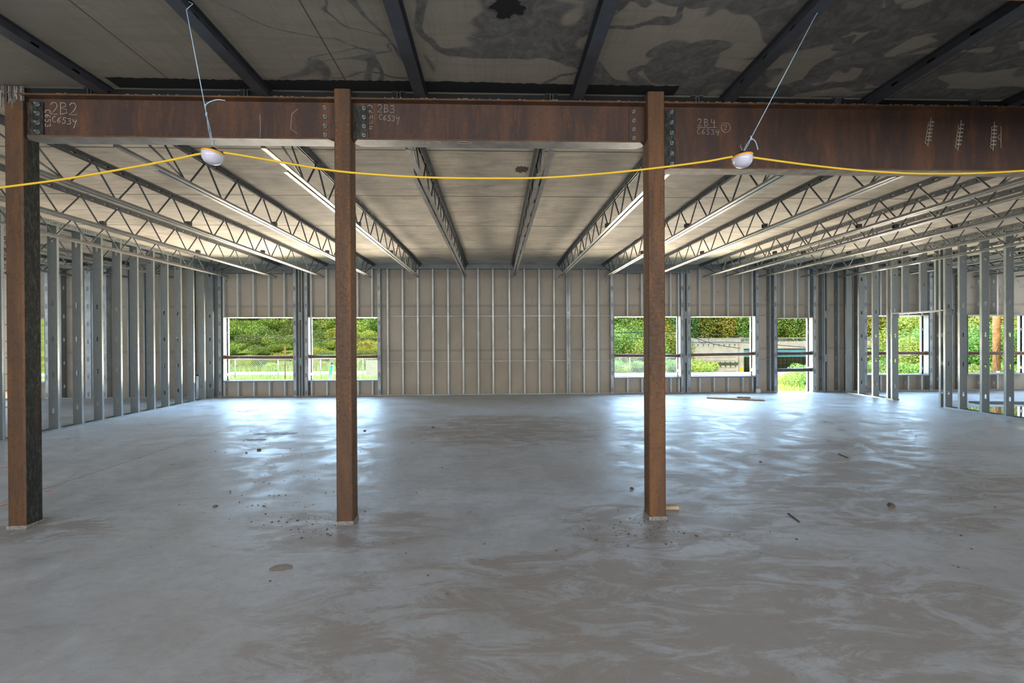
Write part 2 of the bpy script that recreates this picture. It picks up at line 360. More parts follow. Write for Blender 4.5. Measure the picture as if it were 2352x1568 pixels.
slotted('slotted_track', (WX['w3'][0], D-.018, 0), 2.1, 'x', 3.394, .12, 'deep slotted track above the window behind the right column', 'track', MT['galvd'])
pA = atz(60, 330, CZ-.001); pB = atz(235, 405, CZ-.001)
slotted('slotted_track', (-9.3, 4.6, 0), 3.2, 'y', CZ-.001, .085, 'short slotted track under the deck beyond the left column, running away', 'track')
slotted('slotted_track', (-9.6, 5.75, 0), 2.2, 'x', CZ-.001, .085, 'short slotted track under the deck beyond the left column, running across', 'track')

# ------------------------------------------------------------------ steel studs
_cache = {}
def stud_mesh(h, wdt=.152, holes=(), mir=False, mat='galv', fl=.041):
    key = (round(h, 3), wdt, tuple(round(z, 3) for z in holes), mir, mat, fl)
    if key in _cache: return _cache[key]
    mb = MB(); bm = mb.bm; s = 1 if mir else -1
    def sheet(p0, p1, z0, z1): mb.quad((p0[0], p0[1], z0), (p1[0], p1[1], z0), (p1[0], p1[1], z1), (p0[0], p0[1], z1))
    z = 0.; hw, hh = .019, .045; c = wdt/2
    for hz in sorted(holes):
        a, b = hz-.07, hz+.07
        if a <= z or b >= h: continue
        sheet((0, 0), (0, wdt), z, a)
        inn = [(c-hw, -.03), (c-hw*.6, -hh), (c+hw*.6, -hh), (c+hw, -.03), (c+hw, .03), (c+hw*.6, hh), (c-hw*.6, hh), (c-hw, .03)]
        out = [(0, -.03), (0, -.07), (wdt, -.07), (wdt, -.03), (wdt, .03), (wdt, .07), (0, .07), (0, .03)]
        for i in range(8):
            j = (i+1) % 8
            mb.quad((0, inn[i][0], hz+inn[i][1]), (0, inn[j][0], hz+inn[j][1]), (0, out[j][0], hz+out[j][1]), (0, out[i][0], hz+out[i][1]))
        z = b
    sheet((0, 0), (0, wdt), z, h)
    sheet((0, 0), (s*fl, 0), 0, h); sheet((s*fl, 0), (s*fl, .012), 0, h)
    sheet((0, wdt), (s*fl, wdt), 0, h); sheet((s*fl, wdt), (s*fl, wdt-.012), 0, h)
    bmesh.ops.remove_doubles(bm, verts=bm.verts, dist=.0001)
    bmesh.ops.recalc_face_normals(bm, faces=bm.faces)
    bmesh.ops.solidify(bm, geom=bm.faces[:], thickness=.0016)
    me = mb.mesh('wall_stud', MT[mat]); _cache[key] = me; return me
def stud(name, loc, h, label, group, rz=0, mir=False, holes=(), mat='galv', wdt=.152, fl=.041, cat='stud'):
    o = bpy.data.objects.new(name, stud_mesh(h, wdt, holes, mir, mat, fl)); col.objects.link(o)
    o.location = loc; o.rotation_euler = (0, 0, rz); return tag(o, label, cat, group)
FH = (.32, .93, 1.54, 2.15, 2.9)
# back wall, full height
px_full = [892.5, 927, 961.8, 996.4, 1031.4, 1065.9, 1100.4, 1134.5, 1168.8, 1203.3, 1237.3, 1271.3, 1305.6, 1339.6, 1373]
for i, p in enumerate(px_full):
    stud('wall_stud', (Xat(p, D), D, .005), 3.385, 'bare steel stud of the middle back wall, %s from the left between the windows' % ORD[i], 'full studs of the middle back wall', mir=p > 1139, holes=(.45, 1.3, 2.6), mat='galv_lit')
px_r = [(1738.6, 'right after the second window right of the right column'), (1768, 'just left of the open doorway'), (1889, 'just right of the open doorway'), (1898, 'paired with a slotted strip right of the doorway'), (1925, 'dark, next to the right partition end'), (1948, 'first behind the right partition'), (1972, 'left of the window behind the right partition')]
for p, d in px_r: stud('wall_stud', (Xat(p, D), D, .005), 3.385, 'back wall steel stud '+d, 'full studs right of the windows', mir=True, holes=(.32, .93, 1.5, 2.15, 2.7), mat='galvd' if p == 1925 else 'galv')
for i, p in enumerate((2160, 2185, 2206)): stud('wall_stud', (Xat(p, D), D, .005), 3.385, 'back wall stud between the two windows behind the right partition, %s from the left' % ORD[i], 'studs between the two right windows', mir=True, holes=FH)
for i, x in enumerate([-7.56, -7.97, -8.38, -8.78, -9.19, -9.6, -10.2, -10.5, -10.9, -11.3]):
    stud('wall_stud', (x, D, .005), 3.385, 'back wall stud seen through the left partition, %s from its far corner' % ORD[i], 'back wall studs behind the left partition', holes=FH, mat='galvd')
# short studs over and under each opening
def cripples(key, pxs, where):
    a, b, z1, z0 = WX[key]
    top = 3.27 if key in ('w1', 'w3') else 3.39
    for i, p in enumerate(pxs):
        X = Xat(p, D); mir = X > 0
        stud('header_stud', (X, D, z1+.01), top-z1-.012, 'short steel stud above %s, %s from the left' % (where, ORD[i]), 'short studs over the openings', mir=mir, holes=(.3, .95), mat='galv_lit')
        if z0 > .05: stud('sill_stud', (X, D, .006), z0-.015, 'short steel stud below %s, %s from the left' % (where, ORD[i]), 'short studs under the sills', mir=mir, holes=(.2,), mat='galv_lit')
cripples('w1', [516, 548, 584, 620, 655], 'the leftmost clear window')
cripples('w2', [717, 752, 787, 823.5, 857], 'the window half hidden by the middle column')
cripples('w3', [1440, 1473, 1506, 1539.5, 1558], 'the window half hidden by the right column')
cripples('w4', [1606, 1639, 1671, 1705, 1727], 'the window looking onto the overpass')
cripples('dr', [1800, 1831, 1857], 'the open doorway')
cripples('w5', [2022, 2053, 2085, 2116], 'the window behind the right partition doorway')
cripples('w6', [2255, 2290, 2325], 'the far right window with the pole outside')
cripples('w0', [45, 72], 'the dim window beyond the left partition')
# heavier jamb posts with weld marks
posts = [(505, 'left of the leftmost clear window'), (677.5, 'right of the leftmost clear window'), (703.5, 'left of the window behind the middle column'), (871, 'right of the window behind the middle column'),
         (1406, 'left of the window behind the right column'), (1567, 'right of the window behind the right column'), (1582.5, 'left of the overpass window'), (1739.5, 'right of the overpass window'), (1781, 'on the left side of the open doorway'), (1871.5, 'on the right side of the open doorway'), (1988, 'left of the window behind the right partition'), (2138, 'right of the window behind the right partition'),
         (203, 'wider, standing far left behind the left partition'), (239, 'second one far left behind the left partition'), (108, 'beside the dim window beyond the left partition')]
for p, d in posts:
    wd = .075 if p not in (203, 239) else .15
    mb = MB(); mb.box((-wd/2, 0, .005), (wd/2, .15, 3.39))
    o = mb.build('window_post', MT['wpost'], loc=(Xat(p, D), D-.012, 0)); tag(o, 'galvanised box post with dark weld marks, '+d, 'post', 'box posts beside the openings')
# slender coupled tracks with clip plates between the posts
for p, d in ((691, 'between the two left windows'), (1575, 'between the two windows right of the right column'), (1305.6, 'in the middle back wall near its right end'), (1896, 'right of the open doorway')):
    e = empty('coupled_track', (Xat(p, D), D-.02, .005), 'narrow twin vertical tracks with clip plates, '+d, 'track', 'coupled vertical tracks')
    for s in (-1, 1): MB().box((s*.035-.018, 0, 0), (s*.035+.018, .06, 3.38)).build('rail', MT['galv'], e)
    for z in (.95, 2.15): MB().box((-.055, -.006, z-.12), (.055, -.001, z+.08)).build('clip_plate', MT['galv'], e)
for k, z in enumerate((2.124, .911)):
    segs = [(WX['w2'][1]+.12, WX['w3'][0]-.09, 'across the middle back wall')]
    for a, b, d in segs:
        tag(MB().box((a, D+.03, z-.008), (b, D+.065, z+.008)).build('bridging_bar', MT['galv']), '%s horizontal bridging bar %s' % (('upper', 'lower')[k], d), 'bridging bar')
    tag(MB().box((WX['w4'][1]+.1, D+.03, z-.008), (WX['dr'][0]-.1, D+.065, z+.008)).build('bridging_bar', MT['galv']), '%s short bridging bar left of the open doorway' % (('upper', 'lower')[k]), 'bridging bar')
# wall corner channels at the left partition
for i, (p, mt) in enumerate(((497, 'galvd'), (500.5, 'galv'))):
    stud('corner_stud', (Xat(p, D), D, .005), 3.385, 'corner stud where the left partition meets the back wall, %s' % ('outer dark one', 'inner pale one')[i], 'corner studs', mat=mt, holes=())
# safety rails across the openings
rails = [('w1', 820.5, 820.5, 'rail', 'leftmost clear window'), ('w2', 819, 819, 'rail', 'window behind the middle column'), ('w3', 816.5, 817, 'rail', 'window behind the right column'), ('w4', 815, 812, 'rail', 'overpass window'), ('dr', 812, 811, 'raild', 'open doorway, upper of two'), ('dr', 850, 849, 'raild', 'open doorway, lower of two'), ('w5', 811, 811, 'rail', 'window behind the right partition'), ('w6', 811, 811, 'rail', 'far right window')]
for k, ya, yb, mt, d in rails:
    a, b, z1, z0 = WX[k]; pa, pb = W[k][0], W[k][1]; Y = D+.07
    za, zb = at(pa, ya, Y).z, at(pb, yb, Y).z
    e = empty('guard_rail', (a, Y, za), 'round %s guard rail across the %s' % ('dark' if mt == 'raild' else 'brown', d), 'guard rail', 'guard rails in the openings')
    MB().tube([(.006, 0, 0), (b-a-.006, 0, zb-za)], .048, 12).build('rail_pipe', MT[mt], e)
    x = MB().lathe([(.064, -.006), (.064, .006)], 12).build('end_cap', MT[mt], e)
    x.rotation_euler = (0, math.pi/2, 0); side = b-a-.015 if a > 0 else .015; x.location = (side, 0, (zb-za) if a > 0 else 0)

# ------------------------------------------------------------------ partitions
LY = [6.62, 7.04, 7.47, 7.9, 8.34, 8.76, 9.19, 9.61, 10.05, 10.47, 10.9, 11.34, 11.75, 12.10]
for i, y in enumerate(reversed(LY)):
    stud('partition_stud', (XL, y, .004), 3.48 if i % 3 else 3.46, 'tall galvanised stud of the left partition, %s from the back wall' % ORD[i], 'studs of the left partition', rz=math.pi/2, mir=True, holes=(.33, .93, 1.53, 2.13, 3.2))
RY = [(11.91, 0), (11.49, 0), (11.05, 0), (10.62, 1), (10.50, 0), (9.22, 0), (8.92, 0), (8.5, 0), (8.08, 0), (7.65, 0)]
for i, (y, k) in enumerate(RY):
    d = ['%s from the back wall' % ORD[i], '', '', 'outer of its far door jamb pair', 'far jamb of its doorway'][min(i, 4)] if i < 5 else ['near jamb of its doorway', 'next after the doorway towards the camera', 'second after the doorway', 'third after the doorway, by the puddle', 'fourth after the doorway'][i-5]
    if i in (1, 2): d = '%s from the back wall' % ORD[i]
    stud('partition_stud', (XR, y, .004), 3.46, 'tall galvanised stud of the right partition, '+d, 'studs of the right partition', rz=-math.pi/2, mir=False, holes=(.33, .93, 1.53, 2.13, 3.0))
stud('jamb_stud', (XR, 9.36, .004), 3.46, 'second stud of the near door jamb in the right partition', 'jamb studs', rz=-math.pi/2, mir=True, holes=(.33, .93, 1.53))
for i, y in enumerate((10.21, 9.77, 9.42)):
    stud('header_stud', (XR, y, 2.06), 1.41, 'short stud over the doorway of the right partition, %s' % ('far one', 'middle one', 'near one')[i], 'short studs over the partition doorway', rz=-math.pi/2, holes=(.6, 1.1))
def track(name, x0, y0, y1, label):
    mb = MB(); mb.box((0, 0, 0), (.158, y1-y0, .003)); mb.box((-.002, 0, 0), (0, y1-y0, .032)); mb.box((.158, 0, 0), (.16, y1-y0, .032))
    return tag(mb.build(name, MT['galv'], loc=(x0, y0, 0.0)), label, 'track')
track('floor_track', XL-.156, 6.2, D-.01, 'bright floor track under the left partition')
track('floor_track', XR-.003, 10.48, D-.01, 'bright floor track of the right partition, beyond its doorway')
track('floor_track', XR-.003, 6.6, 9.26, 'bright floor track of the right partition, before its doorway')
e = empty('door_header', (XR-.01, 9.2, 2.04), 'pale door header track with bent end tabs in the right partition', 'door header')
MB().box((0, 0, 0), (.17, 1.32, .004)).box((0, 0, 0), (.003, 1.32, .03)).box((.167, 0, 0), (.17, 1.32, .03)).build('channel', MT['galv'], e)
for y in (0, 1.28): MB().box((0, y, -.09), (.17, y+.04, .0)).build('end_tab', MT['galv'], e)

# ------------------------------------------------------------------ bar joists of the far bay
def make_joist():
    e = empty('bar_joist', (0, 0, 0), 'x', 'joist')
    y0, y1 = 3.74, 12.22; b = 3.12
    mb = MB()
    for s in (-1, 1):
        mb.box((s*.01, y0, CZ-.005), (s*.052, y1, CZ-.001)); 
        # vertical leg with slots
        xa, xb = sorted((s*.01, s*.014)); n = int((y1-y0)/.203); st = (y1-y0)/n
        mb.box((xa, y0, CZ-.022), (xb, y1, CZ-.001)); mb.box((xa, y0, CZ-.062), (xb, y1, CZ-.04))
        for i in range(n): mb.box((xa, y0+i*st, CZ-.04), (xb, y0+i*st+st*.68, CZ-.022))
    mb.build('top_chord', MT['joist'], e)
    for s, a, c in ((1, 3.95, 11.75), (-1, 4.5, 12.02)):
        xs = sorted((s*.011, s*.055)); xv = sorted((s*.011, s*.016))
        MB().box((xs[0], a, b), (xs[1], c, b+.005)).box((xv[0], a, b+.004), (xv[1], c, b+.045)).build('bottom_chord', MT['jbot'], e)
    w_ = MB(); pts = []; zt, zb = CZ-.05, b+.03; y = 4.9
    w_.tube([(0, 3.85, zt+.02), (0, 4.88, zb)], .01, 6); w_.tube([(0, 4.5, zt), (0, 4.86, zb)], .009, 6)
    while y < 11.6:
        pts += [(0, y-.02, zb), (0, y+.02, zb), (0, y+.275, zt-.012), (0, y+.29, zt), (0, y+.32, zt), (0, y+.335, zt-.012)] if y+.61 < 11.7 else [(0, y, zb)]
        y += .61
    w_.tube(pts, .0105, 6); ye = pts[-1][1]
    w_.tube([(0, ye, zb), (0, ye+.28, zt)], .01, 6); w_.tube([(0, ye, zb), (0, 12.15, zt+.02)], .01, 6)
    w_.build('web_rod', MT['joist'], e)
    for yy in (6.75, 8.85):
        c = MB().box((.014, yy, b+.045), (.02, yy+.06, b+.1)); c.box((-.04, yy, b+.045), (.02, yy+.006, b+.1)); c.box((-.04, yy+.054, b+.045), (.02, yy+.06, b+.1)); c.build('bridging_clip', MT['joist'], e)
    MB().box((-.06, 3.74, CZ-.066), (.06, 3.86, CZ-.058)).build('bearing_seat', MT['joist'], e)
    return e
JX = [-12.95, -11.75, -10.55, -9.41, -8.27, -6.86, -5.65, -4.44, -3.22, -2.0, -.78, .47, 1.69, 2.9, 4.1, 5.57, 6.15, 7.08, 8.26, 9.3, 10.68, 11.9, 13.1, 14.3]
proto = make_joist(); mid = 11
for i, x in enumerate(JX):
    o = proto if i == 0 else copy_tree(proto); o.location = (x, 0, 0)
    if i < 5: lb = 'open-web steel joist beyond the left partition, %s from that partition' % ORD[4-i]
    elif i < 11: lb = 'open-web steel joist left of the room centre, %s counting left from the middle bay' % ORD[10-i]
    elif i < 20: lb = 'open-web steel joist right of the room centre, %s counting right from the middle bay' % ORD[i-11]
    else: lb = 'open-web steel joist beyond the right partition, %s from that partition' % ORD[i-20]
    tag(o, lb, 'joist', 'bar joists of the far bay')
# ------------------------------------------------------------------ near bay: shallow joists
NX = [-5.52, -4.31, -3.10, -1.85, -.6, .68, 1.94, 3.16, 4.40]
nlab = ['leftmost, cut by the frame', 'at the far left corner', 'just right of the left column', 'left of the middle column', 'right of the middle column', 'left of the right column', 'right of the right column', 'second to the right of the right column', 'at the far right edge']
def near_joist():
    e = empty('shallow_joist', (0, 0, 0), 'x', 'joist'); y0, y1 = -4.9, 3.80
    MB().box((-.045, y0, CZ-.066), (.045, y1, CZ-.060)).build('bottom_plate', MT['jnear'], e)
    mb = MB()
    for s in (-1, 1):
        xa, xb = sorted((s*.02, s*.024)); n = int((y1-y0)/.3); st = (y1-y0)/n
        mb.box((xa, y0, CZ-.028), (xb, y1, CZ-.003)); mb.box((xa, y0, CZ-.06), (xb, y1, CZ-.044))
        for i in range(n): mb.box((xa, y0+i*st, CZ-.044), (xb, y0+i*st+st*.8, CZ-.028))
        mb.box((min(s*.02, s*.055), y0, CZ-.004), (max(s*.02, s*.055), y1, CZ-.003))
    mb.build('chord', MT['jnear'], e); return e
np_ = near_joist()
for i, x in enumerate(NX):
    o = np_ if i == 0 else copy_tree(np_); o.location = (x, 0, 0)
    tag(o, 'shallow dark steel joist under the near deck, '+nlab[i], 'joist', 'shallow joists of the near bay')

# ------------------------------------------------------------------ columns
COL = [(-3.87, -3.727, 3.735, 'rusty box column at the far left with a blackened right side', 1), (-1.289, -1.157, 3.70, 'rusty box column in the middle left, standing between the two beams', 0), (1.248, 1.388, 3.675, 'rusty box column right of centre, carrying the deeper beam', 0)]
def rbox(x0, x1, y0, y1, r=.014):
    P = []
    for cx, cy, a0 in ((x1-r, y1-r, 0), (x0+r, y1-r, 90), (x0+r, y0+r, 180), (x1-r, y0+r, 270)):
        for k in range(4): a = math.radians(a0+30*k); P.append((cx+r*math.cos(a), cy+r*math.sin(a)))
    return P
for x0, x1, y0, lb, dk in COL:
    e = empty('steel_column', ((x0+x1)/2, y0+.07, 0), lb, 'column', 'rusty columns carrying the beams')
    wd = (x1-x0)/2
    s = MB(); s.prism(rbox(-wd, wd, -.07, .07), .012, 3.50)
    s.bm.normal_update()
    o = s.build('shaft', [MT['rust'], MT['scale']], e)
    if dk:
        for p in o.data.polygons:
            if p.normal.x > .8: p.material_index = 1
    g = MB(); q = []
    for k in range(28):
        a = 2*math.pi*k/28; rr = .115+.02*R.random(); q.append((rr*math.cos(a)*1.0, rr*math.sin(a)))
    g.prism([(max(-wd-.004, min(wd+.004, x)), max(-.075, min(.075, y))) for x, y in q], .0, .03); g.build('grout_pad', MT['grout'], e)
    # spatter rivets of weld rust running down the front corners
    if not dk:
        sp = MB()
        for k in range(70):
            z = R.choice((R.uniform(.8, 1.4), R.uniform(1.8, 2.6), R.uniform(2.5, 3.3))); sx = R.choice((-1, 1, 1)); rr = R.uniform(.0015, .004)
            X = sx*(wd-.02)+R.uniform(-.004, .004)
            sp.box((X-rr, -.0712, z-rr), (X+rr, -.069, z+rr))
        o = sp.build('rust_spot', plain('bright_rust_spots', (.38, .13, .02), .8), e); tag(o, kind='stuff')

# ------------------------------------------------------------------ beams with chalk marks
GL = {'2': [[(0,.8),(.15,1),(.42,1),(.55,.75),(.4,.4),(0,0),(.6,.02)]], 'B': [[(.05,0),(.05,1)], [(.05,1),(.4,.97),(.5,.75),(.1,.53),(.5,.45),(.58,.15),(.02,0)]],
      'C': [[(.55,.88),(.3,1),(.05,.7),(.05,.3),(.3,0),(.6,.1)]], '6': [[(.5,1),(.12,.6),(.05,.2),(.3,0),(.55,.2),(.38,.5),(.08,.33)]],
      '5': [[(.58,1),(.12,1),(.1,.6),(.45,.58),(.52,.2),(.3,0),(.02,.05)]], '3': [[(0,.93),(.4,1),(.5,.78),(.2,.55),(.55,.4),(.5,.1),(0,.03)]],
      '4': [[(.1,1),(.05,.5),(.62,.5)], [(.5,.95),(.45,-.12)]], 'Y': [[(.02,1),(.1,.62),(.5,.65)], [(.58,1),(.5,.4),(.35,-.55)]], '1': [[(.3,1),(.3,0)]],
      'X': [[(0,0),(.55,1)], [(0,1),(.55,0)]], '0': [[(.3,1),(.05,.6),(.1,.1),(.4,.0),(.55,.5),(.3,1)]], '_': [[(-.2,0),(.8,.02)]]}
def chalk(beam, items, Y, mat='chalk', r=.0022, name='chalk_mark'):
    mb = MB(); L = beam.location
    for txt, px, py, hh, sp, rot in items:
        o = at(px, py, Y); sc = hh*Y/F; cr_, sr_ = math.cos(rot), math.sin(rot)
        for i, chh in enumerate(txt):
            for st in GL.get(chh, []):
                pts = []
                for a, b in st:
                    u, v = (a+i*sp)*sc, b*sc; pts.append(Vector((o.x+u*cr_-v*sr_, Y, o.z+u*sr_+v*cr_))-L)
                mb.tube(pts, r, 4)
    return mb
def zig(mb, L, px, py0, py1, amp, n, Y, lean=0, r=.0022):
    pts = []
    for i in range(n*6+1):
        t = i/(n*6); a = at(px+lean*t+amp*math.sin(i*math.pi/3), py0+(py1-py0)*t+amp*.5*math.cos(i*math.pi/3), Y); pts.append(a-L)
    mb.tube(pts, r, 4); mb.tube([at(px, py0-8, Y)-L, at(px+lean, py1+8, Y)-L], r, 4)
BY = 3.785
def beam(name, x0, x1, z0, z1, lb, web='rustd', under='flg', nb=4, ends=(1, 1), fw_=.068):
    e = empty(name, ((x0+x1)/2, BY, z0), lb, 'beam'); L = (x1-x0)/2; h = z1-z0
    MB().box((-L, -.005, .012), (L, .005, h-.012)).build('web', MT[web], e)
    MB().box((-L, -fw_, h-.013), (L, fw_, h)).build('top_flange', MT['rust'], e)
    mb = MB(); cl = .05 if ends[0] else 0; crr = .05 if ends[1] else 0
    mb.prism([(-L, -.006), (-L+cl, -fw_), (L-crr, -fw_), (L, -.006), (L, .006), (L-crr, fw_), (-L+cl, fw_), (-L, .006)], 0, .012)
    o = mb.build('bottom_flange', [MT['rust'], MT[under]], e)
    for p in o.data.polygons:
        if p.normal.z < -.8: p.material_index = 1
    for k, s in enumerate((-1, 1)):
        if not ends[k]: continue
        xa = s*L; xb = s*(L-.125); ph = h-.07
        pl = MB().box((min(xa, xb), -.014, .03), (max(xa, xb), -.0055, .03+ph)).build('connection_plate', MT['scale' if s < 0 else 'rustd'], e)
        for j in range(nb):
            z = .055+(ph-.05)*j/(nb-1); x = s*(L-.09)
            b = MB(); b.lathe([(.017, 0), (.017, .012)], 6); b.lathe([(.008, .012), (.008, .035)], 8)
            bo = b.build('bolt', MT['galvd'], pl); bo.rotation_euler = (math.pi/2, 0, 0); bo.location = (x, -.014, z)
    return e
b2 = beam('steel_beam', -3.727, -1.289, 3.10, 3.44, 'rusty wide-flange beam between the far left and middle columns, lettered 2B2')
b3 = beam('steel_beam', -1.157, 1.248, 3.10, 3.44, 'rusty wide-flange beam between the middle and right columns, lettered 2B3')
b4 = beam('steel_beam', 1.388, 7.2, 2.89, 3.44, 'deeper rusty beam running right from the right column, lettered 2B4', nb=6, ends=(1, 0), under='flgb')
CYY = BY-.007
mb = chalk(b2, [('2B2', 116, 262, 26, .78, -.02), ('C653Y', 119, 279, 13, .85, -.16), ('C653', 103, 252, 12, .85, -1.57)], CYY); mb.build('chalk_mark', MT['chalk'], b2)
mb = MB(); o2 = b2.location
mb.tube([at(597, 262, CYY)-o2, at(598, 300, CYY)-o2, at(596, 322, CYY)-o2], .0015, 4); mb.tube([at(684, 250, CYY)-o2, at(670, 262, CYY)-o2, at(668, 296, CYY)-o2, at(682, 306, CYY)-o2], .0015, 4); mb.build('chalk_mark', MT['chalk'], b2)
mb = chalk(b3, [('2B3', 867, 257, 17, .85, -.05), ('C653Y', 870, 274, 12, .8, -.12), ('C6534', 843, 241, 12, 1.0, -1.57)], CYY, r=.0017); mb.build('chalk_mark', MT['chalk'], b3)
mb = chalk(b4, [('2B4', 1602, 289, 16, 1.0, .0), ('C6534', 1601, 307, 12, .92, -.05), ('2', 1663, 298, 11, 1, 0)], CYY, r=.0017); L4 = b4.location
mb.tube([at(1601, 293, CYY)-L4, at(1646, 292.5, CYY)-L4], .0015, 4)
mb.tube([at(1667+10.5*math.cos(a*math.pi/8), 293+11*math.sin(a*math.pi/8), CYY)-L4 for a in range(16)], .0015, 4, closed=True)
mb.build('chalk_mark', MT['chalk'], b4)
for px, a, b, ln in ((2139, 278, 328, -8), (2208, 284, 338, -8), (2284, 288, 338, -3)):
    mb = MB(); zig(mb, L4, px, a, b, 7, 6, CYY, ln); mb.build('chalk_mark', MT['chalk'], b4)
mb = MB(); mb.tube([at(2299, 290, CYY)-L4, at(2299, 340, CYY)-L4], .0016, 4); mb.tube([at(2299-7*math.sin(t*math.pi/6), 308+14*t/6, CYY)-L4 for t in range(7)], .0016, 4); mb.build('chalk_mark', MT['chalk'], b4)
# stencilled size on the underside of the middle beam
mb = MB(); L3 = b3.location; U = at(924, 338, 3.72)
for i, ch in enumerate('16X26 30'):
    for st in GL.get(ch, []): mb.tube([Vector((U.x+(a+i*.75)*.062, 3.725+(1-b)*.04, 3.0975))-L3 for a, b in st], .0013, 4)
mb.tube([Vector((U.x+.5+.06*math.cos(t*math.pi/6), 3.745+.02*math.sin(t*math.pi/6), 3.0975))-L3 for t in range(12)], .0013, 4, closed=True)
mb.build('chalk_mark', MT['chalk'], b3)
# rusty beam just entering at the top right
c0 = atz(2215, 3, 3.0)
e = empty('steel_beam', (6.0, c0.y-.1, 3.0), 'rusty beam end just showing in the top right corner', 'beam'); X0 = c0.x-6.0
MB().box((X0, -.09, 0), (2.5, .09, .014)).build('bottom_flange', MT['rust'], e); MB().box((X0, -.005, .014), (2.5, .005, .43)).build('web', MT['rust'], e); MB().box((X0, -.09, .43), (2.5, .09, .444)).build('top_flange', MT['rust'], e)
# ragged black gap where the deck stops short of the beams
def ragged(x0, x1, ya, yb, name, n=160):
    mb = MB(); z = CZ-.003; P = []
    for i in range(n+1):
        t = i/n; P.append((x0+(x1-x0)*t, ya+R.uniform(-.008, .008)+.03*math.sin(t*9)*.3))
    for a, b in zip(P, P[1:]): mb.quad((a[0], a[1], z), (b[0], b[1], z), (b[0], yb, z), (a[0], yb, z))
    return struct(mb.build(name, MT['black']))
pa = atz(275, 200, CZ).x; pb_ = atz(1545, 220, CZ).x
ragged(pa, pb_, 3.60, 3.745, 'trim_3')
gl = MB()
for i in range(260):
    x = R.uniform(-3.9, 1.3) if i < 60 else R.uniform(1.35, 5.4); l = R.uniform(.004, .025)
    gl.box((x, 3.714, 3.44-R.uniform(.0, .002)), (x+l, 3.722, 3.441+R.uniform(0, .003)))
tag(gl.build('grout_drip', MT['grout']), 'crumbly white grout line along the top edge of the beams', 'grout', kind='stuff')
# slab closure above the beams, so no light leaks between bays
struct(MB().box((-14.4, 3.775, 3.44), (16.4, 3.795, CZ)).build('trim_4', MT['black']))
# deck edge grout dripping down the far left column head
g = MB()
for k in range(26):
    x = -3.9+R.random()*.2; l = R.uniform(.02, .16); g.box((x, 3.728, 3.49-l), (x+R.uniform(.003, .01), 3.736, 3.50))
tag(g.build('grout_drip', MT['grout']), 'white grout drips running down the head of the far left column', 'grout', kind='stuff')
def blotch(name, cx, cy, rx, ry, mat, label, z=CZ-.004, seed=1, cat='hole', spike=.45):
    r = random.Random(seed); P = []
    for k in range(40):
        a = 2*math.pi*k/40; s = 1-spike*r.random(); P.append((cx+rx*s*math.cos(a), cy+ry*s*math.sin(a)))
    return tag(MB().prism(P, z, z+.003).build(name, mat), label, cat)
q = atz(1165, 14, CZ); blotch('deck_hole', q.x, q.y, .125, .12, MT['black'], 'ragged black hole in the near deck at the top of the view', seed=4)
q = atz(1200, 389, CZ); blotch('deck_hole', q.x, q.y, .10, .12, MT['hole'], 'ragged brown hole in the far deck by the middle joist', seed=5)

# ------------------------------------------------------------------ temporary lights
YC = 2.68
def work_light(px, py, tilt, label):
    p = at(px, py, YC); e = empty('work_light', p, label, 'work light', 'string of temporary lamps'); e.rotation_euler = (0, tilt, 0)
    prof = [(.004, -.062), (.022, -.060), (.038, -.052), (.05, -.038), (.057, -.02), (.058, -.004), (.056, 0)]
    MB().lathe(prof, 32).build('lamp_dome', MT['dome'], e)
    MB().lathe([(.057, -.001), (.06, .002), (.058, .009), (.045, .014)], 32).build('rim', MT['orange'], e)
    MB().lathe([(.036, .012), (.03, .022), (.012, .03), (.01, .036)], 20).build('cap', MT['blk'], e)
    MB().box((-.06, -.008, .006), (-.035, .008, .018)).box((.035, -.008, .006), (.06, .008, .018)).build('cable_clamp', MT['blk'], e)
    MB().tube([(.0, 0, .036), (.004, 0, .05), (-.004, 0, .066), (.002, 0, .078)], .002, 6).build('hook', MT['galvd'], e)
    return e
work_light(489, 353, .12, 'white dome lamp with orange rim, left of the two on the yellow cable')
work_light(1705, 361, -.12, 'white dome lamp with orange rim, right of the two on the yellow cable')
def smooth(P, n=8):
    out = []
    for i in range(len(P)-1):
        p0, p1, p2, p3 = P[max(i-1, 0)], P[i], P[i+1], P[min(i+2, len(P)-1)]
        for k in range(n):
            t = k/n; out.append(.5*((2*p1)+(-p0+p2)*t+(2*p0-5*p1+4*p2-p3)*t*t+(-p0+3*p1-3*p2+p3)*t**3))
    return out+[P[-1]]
def wire(name, pxs, Y, r, mat, label, cat, n=6):
    P = [at(x, y, Y if not isinstance(Y, list) else Y[i]) for i, (x, y) in enumerate(pxs)]
    return tag(MB().tube(smooth(P), r, n).build(name, mat), label, cat)
cp = [(-1300, 415), (-800, 362), (-500, 420), (-260, 462), (-120, 447), (0, 431), (150, 411), (300, 385), (400, 366), (455, 354), (489, 350), (525, 352), (620, 368), (760, 391), (880, 402), (1000, 408), (1130, 409.5), (1250, 408), (1380, 399), (1505, 386), (1620, 371), (1670, 362), (1705, 357), (1740, 363), (1850, 378), (1960, 390), (2060, 397), (2130, 399), (2240, 398), (2352, 392), (2500, 382), (2700, 366), (2900, 352), (3300, 396), (3900, 410)]
wire('power_cable', cp, YC, .0062, MT['yellow'], 'yellow cable sagging across the room with two lamps on it', 'cable', 8)
